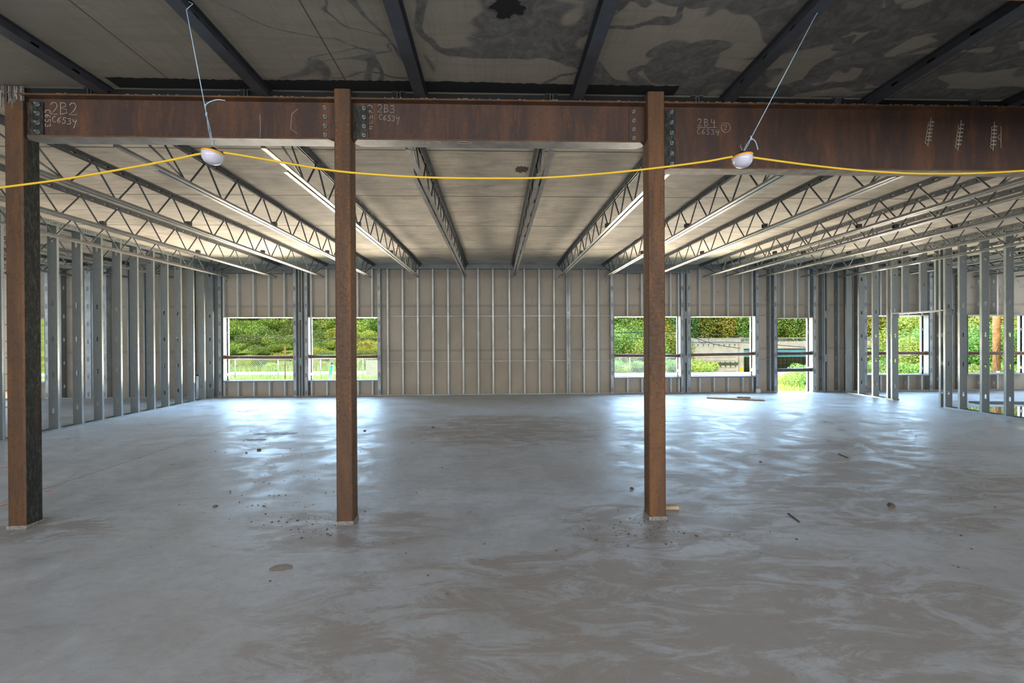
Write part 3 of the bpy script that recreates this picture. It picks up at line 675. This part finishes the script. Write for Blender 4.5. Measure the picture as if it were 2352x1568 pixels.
def cord(name, top, knot, low, tail, label):
    mb = MB(); T, K, B = (at(*p, YC) for p in (top, knot, low))
    for s in (-1, 1):
        off = Vector((s*.0022, 0, 0)); mb.tube([T+off*.5, K+off*.3], .0018, 5)
        mb.tube([K, K.lerp(B, .5)+off*2.2, B+off], .0018, 5)
    mb.tube(smooth([at(x, y, YC) for x, y in tail]), .0028, 6)
    mb.tube([T, T+Vector((.03, .01, .04)), T+Vector((.0, .02, .06))], .002, 5)
    mb.tube([K+Vector((0, 0, .012)), K+Vector((0, 0, -.012))], .005, 6)
    return tag(mb.build(name, MT['blue']), label, 'cord')
cord('hanging_cord', (428, 22), (474, 262), (488, 333), [(471, 250), (473, 240), (484, 233), (500, 229), (517, 231)], 'pale blue cord holding up the left lamp from a shallow joist')
cord('hanging_cord', (1872, 38), (1725, 317), (1709, 346), [(1725, 317), (1735, 325), (1741, 344)], 'pale blue cord holding up the right lamp from a shallow joist')

# ------------------------------------------------------------------ things on the floor
def plank(p0, p1, wdt, th, mat, label, name='wooden_board', z=0):
    a = atz(*p0, 0); b = atz(*p1, 0); d = b-a; L = d.length; ang = math.atan2(d.y, d.x)
    mb = MB(); mb.box((0, 0, 0), (L, wdt, th)); bmesh.ops.bevel(mb.bm, geom=mb.bm.edges[:], offset=min(th, wdt)*.12, segments=1, affect='EDGES')
    o = mb.build(name, mat, loc=(a.x, a.y, z+.001)); o.rotation_euler = (0, 0, ang); return tag(o, label, 'board')
plank((1623, 915), (1756, 921), .32, .03, MT['wood'], 'long flat board lying on the floor near the back wall')
plank((1694, 917), (1724, 918), .14, .035, MT['wood'], 'short board lying on top of the long board near the back wall', z=.032)
plank((1522, 1171), (1560, 1171), .06, .03, MT['woodl'], 'pale board offcut beside the foot of the right column')
plank((1809, 1180), (1835, 1200), .012, .008, MT['clay'], 'thin brown stick on the right floor, nearer one', 'stick')
plank((1925, 1043), (1945, 1052), .02, .01, MT['clay'], 'thin brown stick on the right floor, farther one', 'stick')
for i, (p0, p1, d) in enumerate((((2225, 893), (2330, 898), 'by the back wall behind the right partition'), ((2238, 927), (2420, 929), 'behind the right partition beside the puddle'))):
    a = atz(*p0, 0); b = atz(*p1, 0); dd = b-a
    mb = MB(); L = dd.length; mb.box((0, 0, 0), (L, .15, .002)); mb.box((0, 0, 0), (L, .002, .04)); mb.box((0, .148, 0), (L, .15, .04))
    o = mb.build('loose_stud', MT['galv'], loc=(a.x, a.y, .002)); o.rotation_euler = (0, 0, math.atan2(dd.y, dd.x)); tag(o, 'loose steel stud lying on the floor '+d, 'stud')
p = atz(454, 917, 0); e = empty('vent_pipe', (p.x, p.y, 0), 'upright white plastic pipe with black cap by the left partition', 'pipe'); 
MB().tube([(0, 0, 0), (.01, 0, .60)], .04, 16).build('pipe_shaft', MT['pvc'], e); MB().tube([(.01, 0, .60), (.01, 0, .64)], .043, 16).build('cap', MT['blk'], e)
P = [(-.35, -.2), (.1, -.6), (1.2, -.85), (2.6, -.8), (3.6, -.3), (3.4, .55), (2.2, .72), (1.2, .6), (.4, .62), (-.2, .35)]
q = atz(2232, 946, 0)
wm = NM('still_water'); wm.done((.2, .21, .2), .03, 0, 1.0); wm.b.inputs['IOR'].default_value = 1.6
tag(MB().prism([(q.x+.25+x, q.y+y) for x, y in P], .001, .003).build('puddle', wm.m), 'bright puddle of rain water on the floor behind the right partition', 'puddle')
q = atz(630, 996, 0)
for k, (dx, dy, rx, ry, lb) in enumerate(((0, 0, .42, .11, 'dark damp patch on the floor left of the middle column'), (-.08, -.42, .2, .07, 'small dark damp patch nearer than the large one'))):
    wet = plain('damp_concrete_%d' % k, (.2, .21, .22), .6); blotch('damp_patch', q.x+dx, q.y+dy, rx, ry, wet, lb, z=.0006, seed=9+k, cat='damp patch', spike=.6)
q = atz(645, 1305, 0); blotch('mortar_patch', q.x, q.y, .075, .055, plain('mortar_skin', (.33, .3, .26), .8), 'small round mortar patch on the near left floor', z=.0006, seed=3, cat='patch', spike=.15)
for i, (a, b) in enumerate((((0, 1075), (18, 1072)), ((102, 1129), (118, 1126)), ((0, 1162), (17, 1157)))):
    u = atz(*a, 0); v = atz(*b, 0); dd = v-u
    mb = MB(); mb.box((0, -.012, 0), (dd.length, .012, .0015)); o = mb.build('paint_mark', MT['paint'], loc=(u.x, u.y, .0006)); o.rotation_euler = (0, 0, math.atan2(dd.y, dd.x))
    tag(o, 'orange-red spray mark on the left floor, %s' % ('farthest of three', 'the one right of the left column', 'nearest of three')[i], 'paint mark')
# clods and grit
def clod(px, py, s, label=None, seed=0):
    r = random.Random(seed); p = atz(px, py, 0); bm = bmesh.new(); bmesh.ops.create_icosphere(bm, subdivisions=2, radius=s)
    for v in bm.verts: v.co *= 1+r.uniform(-.25, .25); v.co.z = max(v.co.z*.6, -s*.3)
    me = bpy.data.meshes.new('mud_clod'); bm.to_mesh(me); bm.free(); me.materials.append(MT['clay'])
    o = bpy.data.objects.new('mud_clod', me); col.objects.link(o); o.location = (p.x, p.y, s*.3); return tag(o, label, 'clod')
clod(2046, 1162, .03, 'largest mud clod on the right floor', 1)
clod(1451, 1123, .02, 'mud clod just left of the right column', 2)
clod(1747, 1061, .014, 'small mud clod on the floor behind the long dirt streak', 3)
clod(595, 1034, .025, 'mud clod left of the middle column, larger of two', 4); clod(566, 1040, .014, 'mud clod left of the middle column, smaller of two', 5)
clod(838, 990, .022, 'mud clod just right of the middle column', 6); clod(494, 1164, .02, 'mud clod on the left floor in front', 7); clod(994, 982, .022, 'mud clod alone on the middle floor', 8)
g = MB(); r = random.Random(11)
for i in range(420):
    if i < 200: px, py = r.gauss(640, 90), r.uniform(960, 1200)
    elif i < 300: px, py = r.gauss(1480, 60), r.gauss(1215, 18)
    elif i < 340: px, py = r.gauss(640, 60)+90, r.gauss(1215, 14)
    else: px, py = r.uniform(300, 2300), 930+r.random()**.7*450
    if py < 925: continue
    p = atz(px, py, 0); s = .0018+.0045*r.random()**2.5; g.box((p.x-s, p.y-s*r.uniform(.6, 1.6), 0), (p.x+s*r.uniform(.6, 1.5), p.y+s, s*.9))
tag(g.build('floor_grit', MT['clay']), 'fine grit and crumbs scattered over the concrete floor', 'grit', kind='stuff')
q = atz(565, 945, 0); mb = MB(); mb.tube([(q.x-.18, q.y, .006), (q.x+.05, q.y-.05, .006), (q.x+.2, q.y-.02, .03), (q.x+.22, q.y+.2, .01), (q.x+.0, q.y+.22, .01), (q.x, q.y, .006)], .004, 5)
tag(mb.build('bent_wire', MT['pvc']), 'bent white wire lying on the left floor', 'wire')
# bottom edge rubbish against the wall
q = atz(1723, 898, 0); mb = MB(); bmesh.ops.create_icosphere(mb.bm, subdivisions=2, radius=.07, matrix=Matrix.Translation((q.x, D-.05, .05)))
for v in mb.bm.verts: v.co += Vector((R.uniform(-.015, .015), R.uniform(-.01, .01), R.uniform(-.02, .02)))
tag(mb.build('crumpled_rag', MT['pvc']), 'crumpled pale rag at the wall foot under the overpass window', 'rag')
e = empty('step_ladder', (Xat(4, 8.9), 8.9, 0), 'yellow-orange ladder glimpsed between the far left column and the frame edge', 'ladder')
for s in (-.22, .22): MB().box((s-.02, -.03, 0), (s+.02, .03, 2.0)).build('stile', MT['orange'], e)
for k in range(6): MB().box((-.2, -.02, .25+.31*k), (.2, .02, .28+.31*k)).build('rung', MT['orange'], e)

# ------------------------------------------------------------------ outside
def gh(x, y):
    base = -.45-.02*max(0, y-14)*0
    t = max(0, min(1, (8-x)/6)); hill = t*max(0, y-31)*.14
    rr = max(0, min(1, (x-6)/6)); drop = -rr*max(0, min(2.7, (y-26)*.12))
    return base+hill+drop
mb = MB(); bm = mb.bm; nx, ny = 80, 60; X0, X1, Y0, Y1 = -75, 110, 12.6, 95; V = []
for j in range(ny+1):
    for i in range(nx+1):
        x = X0+(X1-X0)*i/nx; y = Y0+(Y1-Y0)*(j/ny)**1.4; V.append(bm.verts.new((x, y, gh(x, y)+R.uniform(-.03, .03)*(y > 16))))
for j in range(ny):
    for i in range(nx):
        a = j*(nx+1)+i; bm.faces.new((V[a], V[a+1], V[a+nx+2], V[a+nx+1])).smooth = True
tag(mb.build('grass_ground', MT['grass']), kind='structure'); bpy.data.objects['grass_ground'].name = 'floor_outside'
def strip(x0, x1, y0, y1, z, name, mat, lb, cat):
    return tag(MB().box((x0, y0, z-.1), (x1, y1, z)).build(name, mat), lb, cat)
strip(-35, 10, 26.2, 28.6, -.40, 'roadway', MT['asphalt'], 'pale road crossing below the overgrown bank outside the left windows', 'road')
strip(6, 34, 22.5, 25.2, -.40, 'roadway', MT['asphalt'], 'pale road and kerb outside the windows right of the right column', 'road')
strip(12, 90, 53.4, 59, gh(40, 50)+.05, 'roadway', MT['asphalt'], 'street passing under the overpass', 'road')

def foliage_mesh(name, rx, rz, n, leaf, mats, seed, trunk=0):
    r = random.Random(seed); mb = MB(); bm = mb.bm
    lumps = [(Vector((r.uniform(-.6, .6)*rx, r.uniform(-.6, .6)*rx, r.uniform(.25, .8)*rz+trunk)), r.uniform(.3, .55)) for _ in range(9)]
    for i in range(n):
        c, s = r.choice(lumps); d = Vector((r.gauss(0, 1), r.gauss(0, 1), r.gauss(0, 1))).normalized()*(r.random()**.35)
        p = c+Vector((d.x*rx*s, d.y*rx*s, d.z*rz*s*.9)); 
        if p.z < .02: p.z = r.uniform(.02, .3)
        a = Vector((r.gauss(0, 1), r.gauss(0, 1), r.gauss(0, 1))).normalized(); b = a.orthogonal().normalized(); b.rotate(Matrix.Rotation(r.uniform(0, 6.28), 3, a))
        cc = a.cross(b); l = leaf*r.uniform(.6, 1.4)
        vs = [bm.verts.new(p-b*l), bm.verts.new(p+cc*l*.45), bm.verts.new(p+b*l), bm.verts.new(p-cc*l*.45)]
        bm.faces.new(vs).material_index = 0 if r.random() < .62 else (1 if r.random() < .7 else 2)
    if trunk:
        mb.tube([(0, 0, -.3), (.05, .02, trunk), (0, .1, trunk+rz*.6)], [.14, .1, .04], 7, mi=3)
    return mb.mesh(name, mats, recalc=False)
SH_M = [foliage_mesh('bush', 1.5, 1.7, 7000, .055, [LF1, LF2, LF3], 1), foliage_mesh('bush', 1.5, 1.6, 7000, .055, [LF2, LF1, LF5], 2), foliage_mesh('bush', 1.4, 1.3, 6000, .05, [LF1, LF4, LF3], 3), foliage_mesh('bush', 1.5, 1.2, 7000, .05, [LF2, LF2, LF1], 4)]
TR_M = [foliage_mesh('tree', 2.6, 5.5, 26000, .085, [LF1, LF3, LF2, MT['trunk']], 5, 1.2), foliage_mesh('tree', 2.6, 5.2, 26000, .085, [LF2, LF1, LF5, MT['trunk']], 6, 1.2), foliage_mesh('tree', 2.4, 5.6, 26000, .08, [LF3, LF3, LF1, MT['trunk']], 7, 1.2), foliage_mesh('tree', 2.6, 5, 24000, .085, [LF5, LF2, LF1, MT['trunk']], 8, 1.2)]
BL = ['mid-green bush', 'golden-tipped bush', 'brownish scrub bush', 'bright low shrub']
TL = ['mid-green leafy tree', 'yellow-green leafy tree', 'dark green dense tree', 'golden-yellow leafy tree']
def plantobj(mesh, name, x, y, s, lb, cat, grp, sz=1., z=None):
    o = bpy.data.objects.new(name, mesh); col.objects.link(o); o.location = (x, y, (gh(x, y) if z is None else z)-.05); o.scale = (s, s, s*sz); o.rotation_euler = (0, 0, R.uniform(0, 6.28)); return tag(o, lb, cat, grp)
def px_ok(px, lo, hi): return lo <= px <= hi
# overgrown bank outside the left windows
BS = ['leafy green bush', 'yellow-green bush', 'brownish scrub bush', 'bright low shrub']
for row, (Y, n_, s) in enumerate(((31, 10, .95), (33.5, 9, 1.0), (36.5, 9, 1.1), (40, 9, 1.25), (44, 9, 1.45), (49, 9, 1.7))):
    for i in range(n_):
        px = 440+(930-440)*(i+R.uniform(.2, .8))/n_; x = Xat(px, Y)
        k = R.choice((0, 3, 3, 3, 2) if row < 3 else (0, 1, 2, 2, 3, 3)); s_ = s*(.62 if row < 3 else .8)*R.uniform(.85, 1.15)
        plantobj(SH_M[k], 'bush', x, Y+R.uniform(-1, 1), s_, BS[k]+' %s on the bank, %s' % (('at the foot', 'low', 'below the middle', 'above the middle', 'high', 'near the top')[row], 'leftmost window' if px < 690 else 'second window'), 'bush', 'bushes on the left bank', .8)
for i, (px, Y, k, s) in enumerate([(480, 54, 1, 1.), (545, 52, 1, .8), (590, 62, 2, 1.3), (620, 60, 2, 1.2), (655, 52, 1, .9), (700, 56, 3, .9), (735, 52, 1, 1.), (775, 54, 1, .95), (815, 58, 2, 1.2), (850, 52, 1, .95), (885, 56, 0, 1.1), (910, 52, 0, 1.), (560, 66, 2, 1.5), (680, 66, 0, 1.5), (760, 66, 2, 1.5), (840, 66, 0, 1.5), (500, 66, 0, 1.5)]):
    plantobj(TR_M[k], 'tree', Xat(px, Y), Y, s, TL[k]+' at the top of the left bank', 'tree', 'trees above the left bank', .9)
# trees seen in the windows right of the right column
for (px, Y, k, s) in [(1405, 29, 0, .62), (1432, 30, 1, .6), (1455, 32, 0, .7), (1478, 30, 0, .6), (1505, 33, 1, .7), (1535, 33, 0, .62)]:
    plantobj(TR_M[k], 'tree', Xat(px, Y), Y, s, TL[k]+' outside the window behind the right column', 'tree', 'roadside trees at the right column', .72, z=-.9)
for (px, Y, k, s) in [(1400, 26.5, 0, .55), (1425, 26.5, 3, .5), (1450, 26.5, 0, .5), (1475, 26.5, 2, .5), (1500, 26.5, 0, .5), (1530, 27, 0, .55), (1553, 27.5, 0, .6), (1590, 30, 1, .8), (1606, 32, 1, .95)]:
    plantobj(SH_M[k], 'bush', Xat(px, Y), Y, s, BL[k]+' behind the roadside fence right of the right column', 'bush', 'bushes behind the right fence', .8, z=gh(Xat(px, Y), Y))
for i in range(40):
    px = 1370+i*18; Y = R.uniform(76, 86); k = (0, 1, 0, 3, 2, 1)[i % 6]
    plantobj(TR_M[k], 'tree', Xat(px, Y), Y, 1.55+R.uniform(-.1, .2), TL[k]+' rising behind the highway overpass', 'tree', 'trees behind the overpass', 1.0, z=-1.2)
# foliage behind the right partition windows
for (px, Y, k, s) in [(2100, 25, 3, .62), (2112, 24, 0, .62), (2112, 23, 1, .6), (2140, 23, 0, .62), (2215, 21, 0, .6), (2240, 22, 0, .6), (2268, 21, 0, .6), (2315, 21, 0, .6), (2340, 22, 3, .6), (2380, 21, 0, .6), (2100, 29, 3, .9), (2225, 34, 0, 1.3), (2262, 32, 1, 1.2), (2310, 27, 3, .85), (2360, 27, 1, .85)]:
    plantobj(TR_M[k], 'tree', Xat(px, Y), Y, s, TL[k]+' outside the windows behind the right partition', 'tree', 'trees outside the right windows', .75, z=-1.4)
for (px, Y, k, s) in [(2000, 24, 2, .55), (2022, 25, 0, .55), (2042, 24, 2, .55), (2078, 19, 0, .6), (2100, 19, 0, .6), (2130, 19, 3, .6), (2230, 18, 3, .6), (2260, 18, 0, .6), (2320, 18, 3, .6), (2350, 18, 0, .6)]:
    plantobj(SH_M[k], 'bush', Xat(px, Y), Y, s, BL[k]+' under the windows behind the right partition', 'bush', 'bushes outside the right windows', .8)
for (px, Y, k, s) in [(1795, 19, 3, .34), (1815, 18.5, 3, .42), (1835, 18.5, 3, .48), (1855, 18, 3, .62), (1872, 17.5, 0, .6)]:
    plantobj(SH_M[k], 'bush', Xat(px, Y), Y, s, BL[k]+' just outside the open doorway', 'bush', 'shrubs outside the doorway', .9)
# meadow grass tufts near the left windows and by the door
g = MB(); r = random.Random(5)
for i in range(9000):
    if i < 7000: Y = r.choice((r.uniform(15, 26), r.uniform(28.7, 31))); px = r.uniform(470, 920)
    else: Y = r.uniform(13, 21); px = r.uniform(1740, 1900)
    x = Xat(px, Y); z = gh(x, Y)-.02; h = r.uniform(.06, .26) if Y < 26 else r.uniform(.2, .5); a = r.uniform(0, 6.28); dx, dy = math.cos(a)*.02, math.sin(a)*.02; lx, ly = r.uniform(-.08, .08), r.uniform(-.08, .08)
    g.bm.faces.new([g.bm.verts.new(v) for v in ((x-dx, Y-dy, z), (x+dx, Y+dy, z), (x+lx, Y+ly, z+h))]).material_index = r.choice((0, 0, 1))
tag(g.build('meadow_grass', [LF2, LF1], recalc=False), 'tufts of tall meadow grass outside the left windows and the doorway', 'grass', kind='stuff')
# chain-link fences
def chain_fence(x0, x1, Y, z0, h, label, np):
    e = empty('chain_link_fence', (x0, Y, z0), label, 'fence'); L = x1-x0
    m_ = MB(); st = .11; n = int(L/st)
    for i in range(-int(h/st), n):
        for s in (0, 1):
            xa = i*st; xb = xa+h
            a = max(0, -xa); b = min(h, L-xa)
            if b <= a: continue
            za, zb = (a, b) if s == 0 else (h-a, h-b)
            m_.tube([(xa+a, 0, za), (xa+b, 0, zb)], .0045, 3, caps=False)
    m_.build('wire_mesh', MT['steelw'], e)
    MB().tube([(0, 0, h), (L, 0, h)], .02, 6).build('top_rail', MT['steelw'], e)
    for i in range(np): MB().tube([(L*i/(np-1), .03, -.1), (L*i/(np-1), .03, h+.04)], .028, 6).build('fence_post', MT['steelw'], e)
chain_fence(Xat(440, 24), Xat(930, 24), 24, -.45, 1.0, 'chain-link fence in front of the road outside the left windows', 6)
chain_fence(Xat(1385, 25.6), Xat(1570, 25.6), 25.6, -.42, .95, 'chain-link fence beyond the road outside the window at the right column', 4)
Yp = 23.8; pa = at(840, 827, Yp); pb2 = at(880, 861, Yp)
tag(MB().box((pa.x, Yp, pb2.z), (pb2.x, Yp+.03, pa.z)).build('screen_panel', MT['sheet']), 'grey fabric screen hung on the left fence', 'screen')
Y = 14.5; a = at(754, 875, Y); b = at(762, 835, Y)
e = empty('drain_pipe', (a.x, Y, gh(a.x, Y)), 'bright green pipe with two dark ends leaning outside the left windows', 'pipe'); z0 = e.location.z
for s in (-.024, .024): MB().tube([(-.05+s, 0, -.05), (b.x-a.x+s, 0, b.z-z0-(.06 if s > 0 else 0))], .023, 12).build('pipe_run', MT['green'], e)
for s in (-.024, .024): MB().tube([(b.x-a.x+s, 0, b.z-z0-.06), (b.x-a.x+s+.015, 0, b.z-z0+.03)], .025, 12).build('pipe_end', MT['blk'], e)
Y = 22; a = at(655, 868, Y); b = at(655, 795, Y); e = empty('marker_stake', (a.x, Y, gh(a.x, Y)), 'thin orange marker stake outside the leftmost clear window', 'stake')
MB().tube([(0, 0, -.1), (0, 0, b.z+.1)], .022, 8).build('stake', MT['rail'], e); MB().box((-.035, -.03, b.z+.1), (.035, .0, b.z+.45)).build('flag', MT['pole'], e)
# wires
for i, (pts, lb) in enumerate((([(430, 770), (525, 771), (620, 772), (700, 774), (800, 777), (930, 776)], 'upper overhead wire crossing the left windows'), ([(430, 784), (525, 783), (600, 784), (700, 782), (780, 779), (930, 775)], 'lower overhead wire crossing the left windows'),
        ([(1390, 771), (1560, 785), (1700, 786), (1880, 800)], 'lowest overhead wire crossing the right windows'), ([(1390, 763), (1560, 769), (1640, 790), (1700, 800)], 'middle overhead wire crossing the right windows'), ([(1390, 765), (1560, 762), (1740, 776), (1880, 782)], 'highest overhead wire crossing the right windows'))):
    wire('overhead_wire', pts, 20, .016, MT['cable'], lb, 'wire', 5)
P = [at(1616+12*math.cos(t*math.pi/10), 779+9*math.sin(t*math.pi/10), 20) for t in range(20)]
tag(MB().tube(P, .014, 5, closed=True).build('wire_coil', MT['cable']), 'coil of black wire hanging outside the overpass window', 'wire')
# overpass
e = empty('overpass', (0, 60, -3), 'pale concrete highway overpass with teal girder outside the doorway and right windows', 'bridge'); By = 60
def bb(p0, p1, dy=.6, Y=By): 
    a = at(*p0, Y); b = at(*p1, Y); return (a.x, Y-By, b.z+3), (b.x, Y-By+dy, a.z+3)
mb = MB().box(*[(p[0], p[1]+.06, p[2]) for p in bb((1390, 780), (1702, 803))]); mb.build('barrier', MT['concr'], e)
mb = MB().box(*bb((1690, 784), (2200, 800))); mb.build('parapet', MT['concr'], e)
mb = MB().box(*[(p[0], p[1]+.35, p[2]) for p in bb((1704, 799), (2200, 803), 8)]); mb.build('deck_slab', MT['concr'], e)
mb = MB().box(*bb((1706, 801), (2200, 816), .3)); mb.box(*[(p[0], p[1]-.12, p[2]) for p in bb((1706, 814), (2200, 816.5), .9)]); mb.build('girder', MT['teal'], e)
a, b = bb((1706, 817), (2200, 866)); MB().box((a[0], 6, a[2]-2), (b[0], 6.5, b[2])).build('abutment', MT['concr'], e)
mb = MB()
for k in range(60): mb.box((a[0]+k*.62, 5.95, a[2]-2), (a[0]+k*.62+.05, 6, b[2]))
for k in range(6): mb.box((a[0], 5.94, a[2]+k*.5), (b[0], 5.99, a[2]+k*.5+.05))
mb.build('abutment_stain', plain('stained_joint', (.25, .2, .14), .9), e)
mb = MB(); n_ = 70; xa = at(1390, 776, By).x; xb = at(2200, 776, By).x; zt = at(1800, 777, By).z+3
xp = at(1950, 776, By).x
for k in range(n_): x = xp+(xb-xp)*k/(n_-1); mb.box((x-.04, .1, zt-.75), (x+.04, .2, zt))
for k in range(14): x = xa+(xp-xa)*k/14; mb.box((x-.06, .1, zt-.4), (x+.06, .2, zt))
mb.box((xa, .05, zt-.02), (xb, .2, zt+.12)); mb.box((xa, .05, zt-.24), (xb, .2, zt-.16)); mb.build('railing', MT['steelw'], e)
e = empty('retaining_wall', (0, 52, -3), 'pale banded concrete retaining wall outside the overpass window', 'wall')
A = [at(1588, 796, 52), at(1640, 795, 52), at(1693, 788, 52), at(1704, 788, 52), at(1704, 868, 52), at(1588, 868, 52)]
m_ = MB(); lo = [m_.bm.verts.new((p.x, 0, p.z+3)) for p in A]; hi = [m_.bm.verts.new((p.x, 1, p.z+3)) for p in A]; m_.bm.faces.new(lo); m_.bm.faces.new(hi[::-1])
for i in range(6): m_.bm.faces.new((lo[i], lo[(i+1) % 6], hi[(i+1) % 6], hi[i]))
m_.build('wall_face', MT['concr'], e)
m_ = MB(); c0, c1 = at(1588, 800, 52).x, at(1690, 800, 52).x
for yy in (812, 820, 828, 836, 844, 852): z = at(1640, yy, 52).z+3; m_.box((c0, -.02, z-.03), (c1, 0, z+.03))
m_.build('board_line', plain('grey_joint_line', (.4, .39, .38), .9), e)
MB().box((at(1694, 800, 52).x, -.5, -1), (at(1703, 800, 52).x, .0, at(1690, 785, 52).z+3)).build('end_pier', MT['concr'], e)
e = empty('road_guardrail', (0, 50, 0), 'grey steel guardrail on posts above the retaining wall', 'guardrail'); m_ = MB(); z = at(1640, 788, 50).z
a, b = at(1550, 788, 50).x, at(1695, 788, 50).x; m_.box((a, 0, z-.13), (b, .08, z+.13)); m_.build('rail_beam', MT['steelw'], e)
for k in range(12): x = a+(b-a)*(k+.5)/12; MB().box((x-.06, .08, z-.45), (x+.06, .2, z+.1)).build('rail_post', MT['steelw'], e)
Y = 48; a = at(1699, 843, Y); b = at(1706, 852, Y); tag(MB().box((a.x, Y, b.z), (b.x, Y+.04, a.z)).build('road_marker', MT['bsign']), 'yellow road marker at the end of the retaining wall', 'sign')
Y = 40; a = at(1848, 838, Y); b = at(1854, 846, Y); tag(MB().box((a.x, Y, b.z), (b.x, Y+.1, a.z)).build('blue_sign', MT['bluep']), 'small blue sign in the street beyond the doorway', 'sign')
a = at(1610, 851, 40); b = at(1660, 862, 40); tag(MB().box((a.x, 40, b.z-.5), (b.x, 40.2, a.z)).build('low_wall', MT['concr']), 'low pale wall behind a fence at the foot of the overpass window view', 'wall')
Y = 14.5; x = Xat(2289, Y); e = empty('utility_pole', (x, Y, gh(x, Y)), 'orange-brown wooden utility pole outside the far right window', 'pole')
MB().tube([(0, 0, -.2), (.0, 0, 3), (.06, 0, 9)], [.1, .095, .08], 18).build('pole_shaft', MT['pole'], e)
q = at(2296, 800, Y-.15); P = [at(px, py, Y-.16) for px, py in ((2292, 852), (2288, 830), (2287, 812), (2292, 799), (2302, 795), (2312, 802), (2316, 820), (2318, 850))]
m_ = MB(); m_.tube([p-e.location for p in smooth(P)], .018, 8); m_.build('cable_loop', MT['rail'], e)
MB().tube([Vector(at(2294, 862, Y-.17))-e.location, Vector(at(2293, 852, Y-.17))-e.location], .05, 10).build('conduit_end', MT['pvc'], e)

# ------------------------------------------------------------------ make the labels of look-alikes point to one thing each
from collections import defaultdict
tops = [o for o in scn.objects if o.parent is None and 'label' in o]
for g in [o for o in tops if o.get('category') == 'tree' or o.get('category') == 'bush']: pass
dd_ = defaultdict(list)
for o in tops: dd_[o['label']].append(o)
for lb, os_ in dd_.items():
    if len(os_) > 1:
        os_.sort(key=lambda o: o.location.x/max(o.location.y, .1))
        for i, o in enumerate(os_): o['label'] = '%s, %s from left' % (lb, ORD[i])
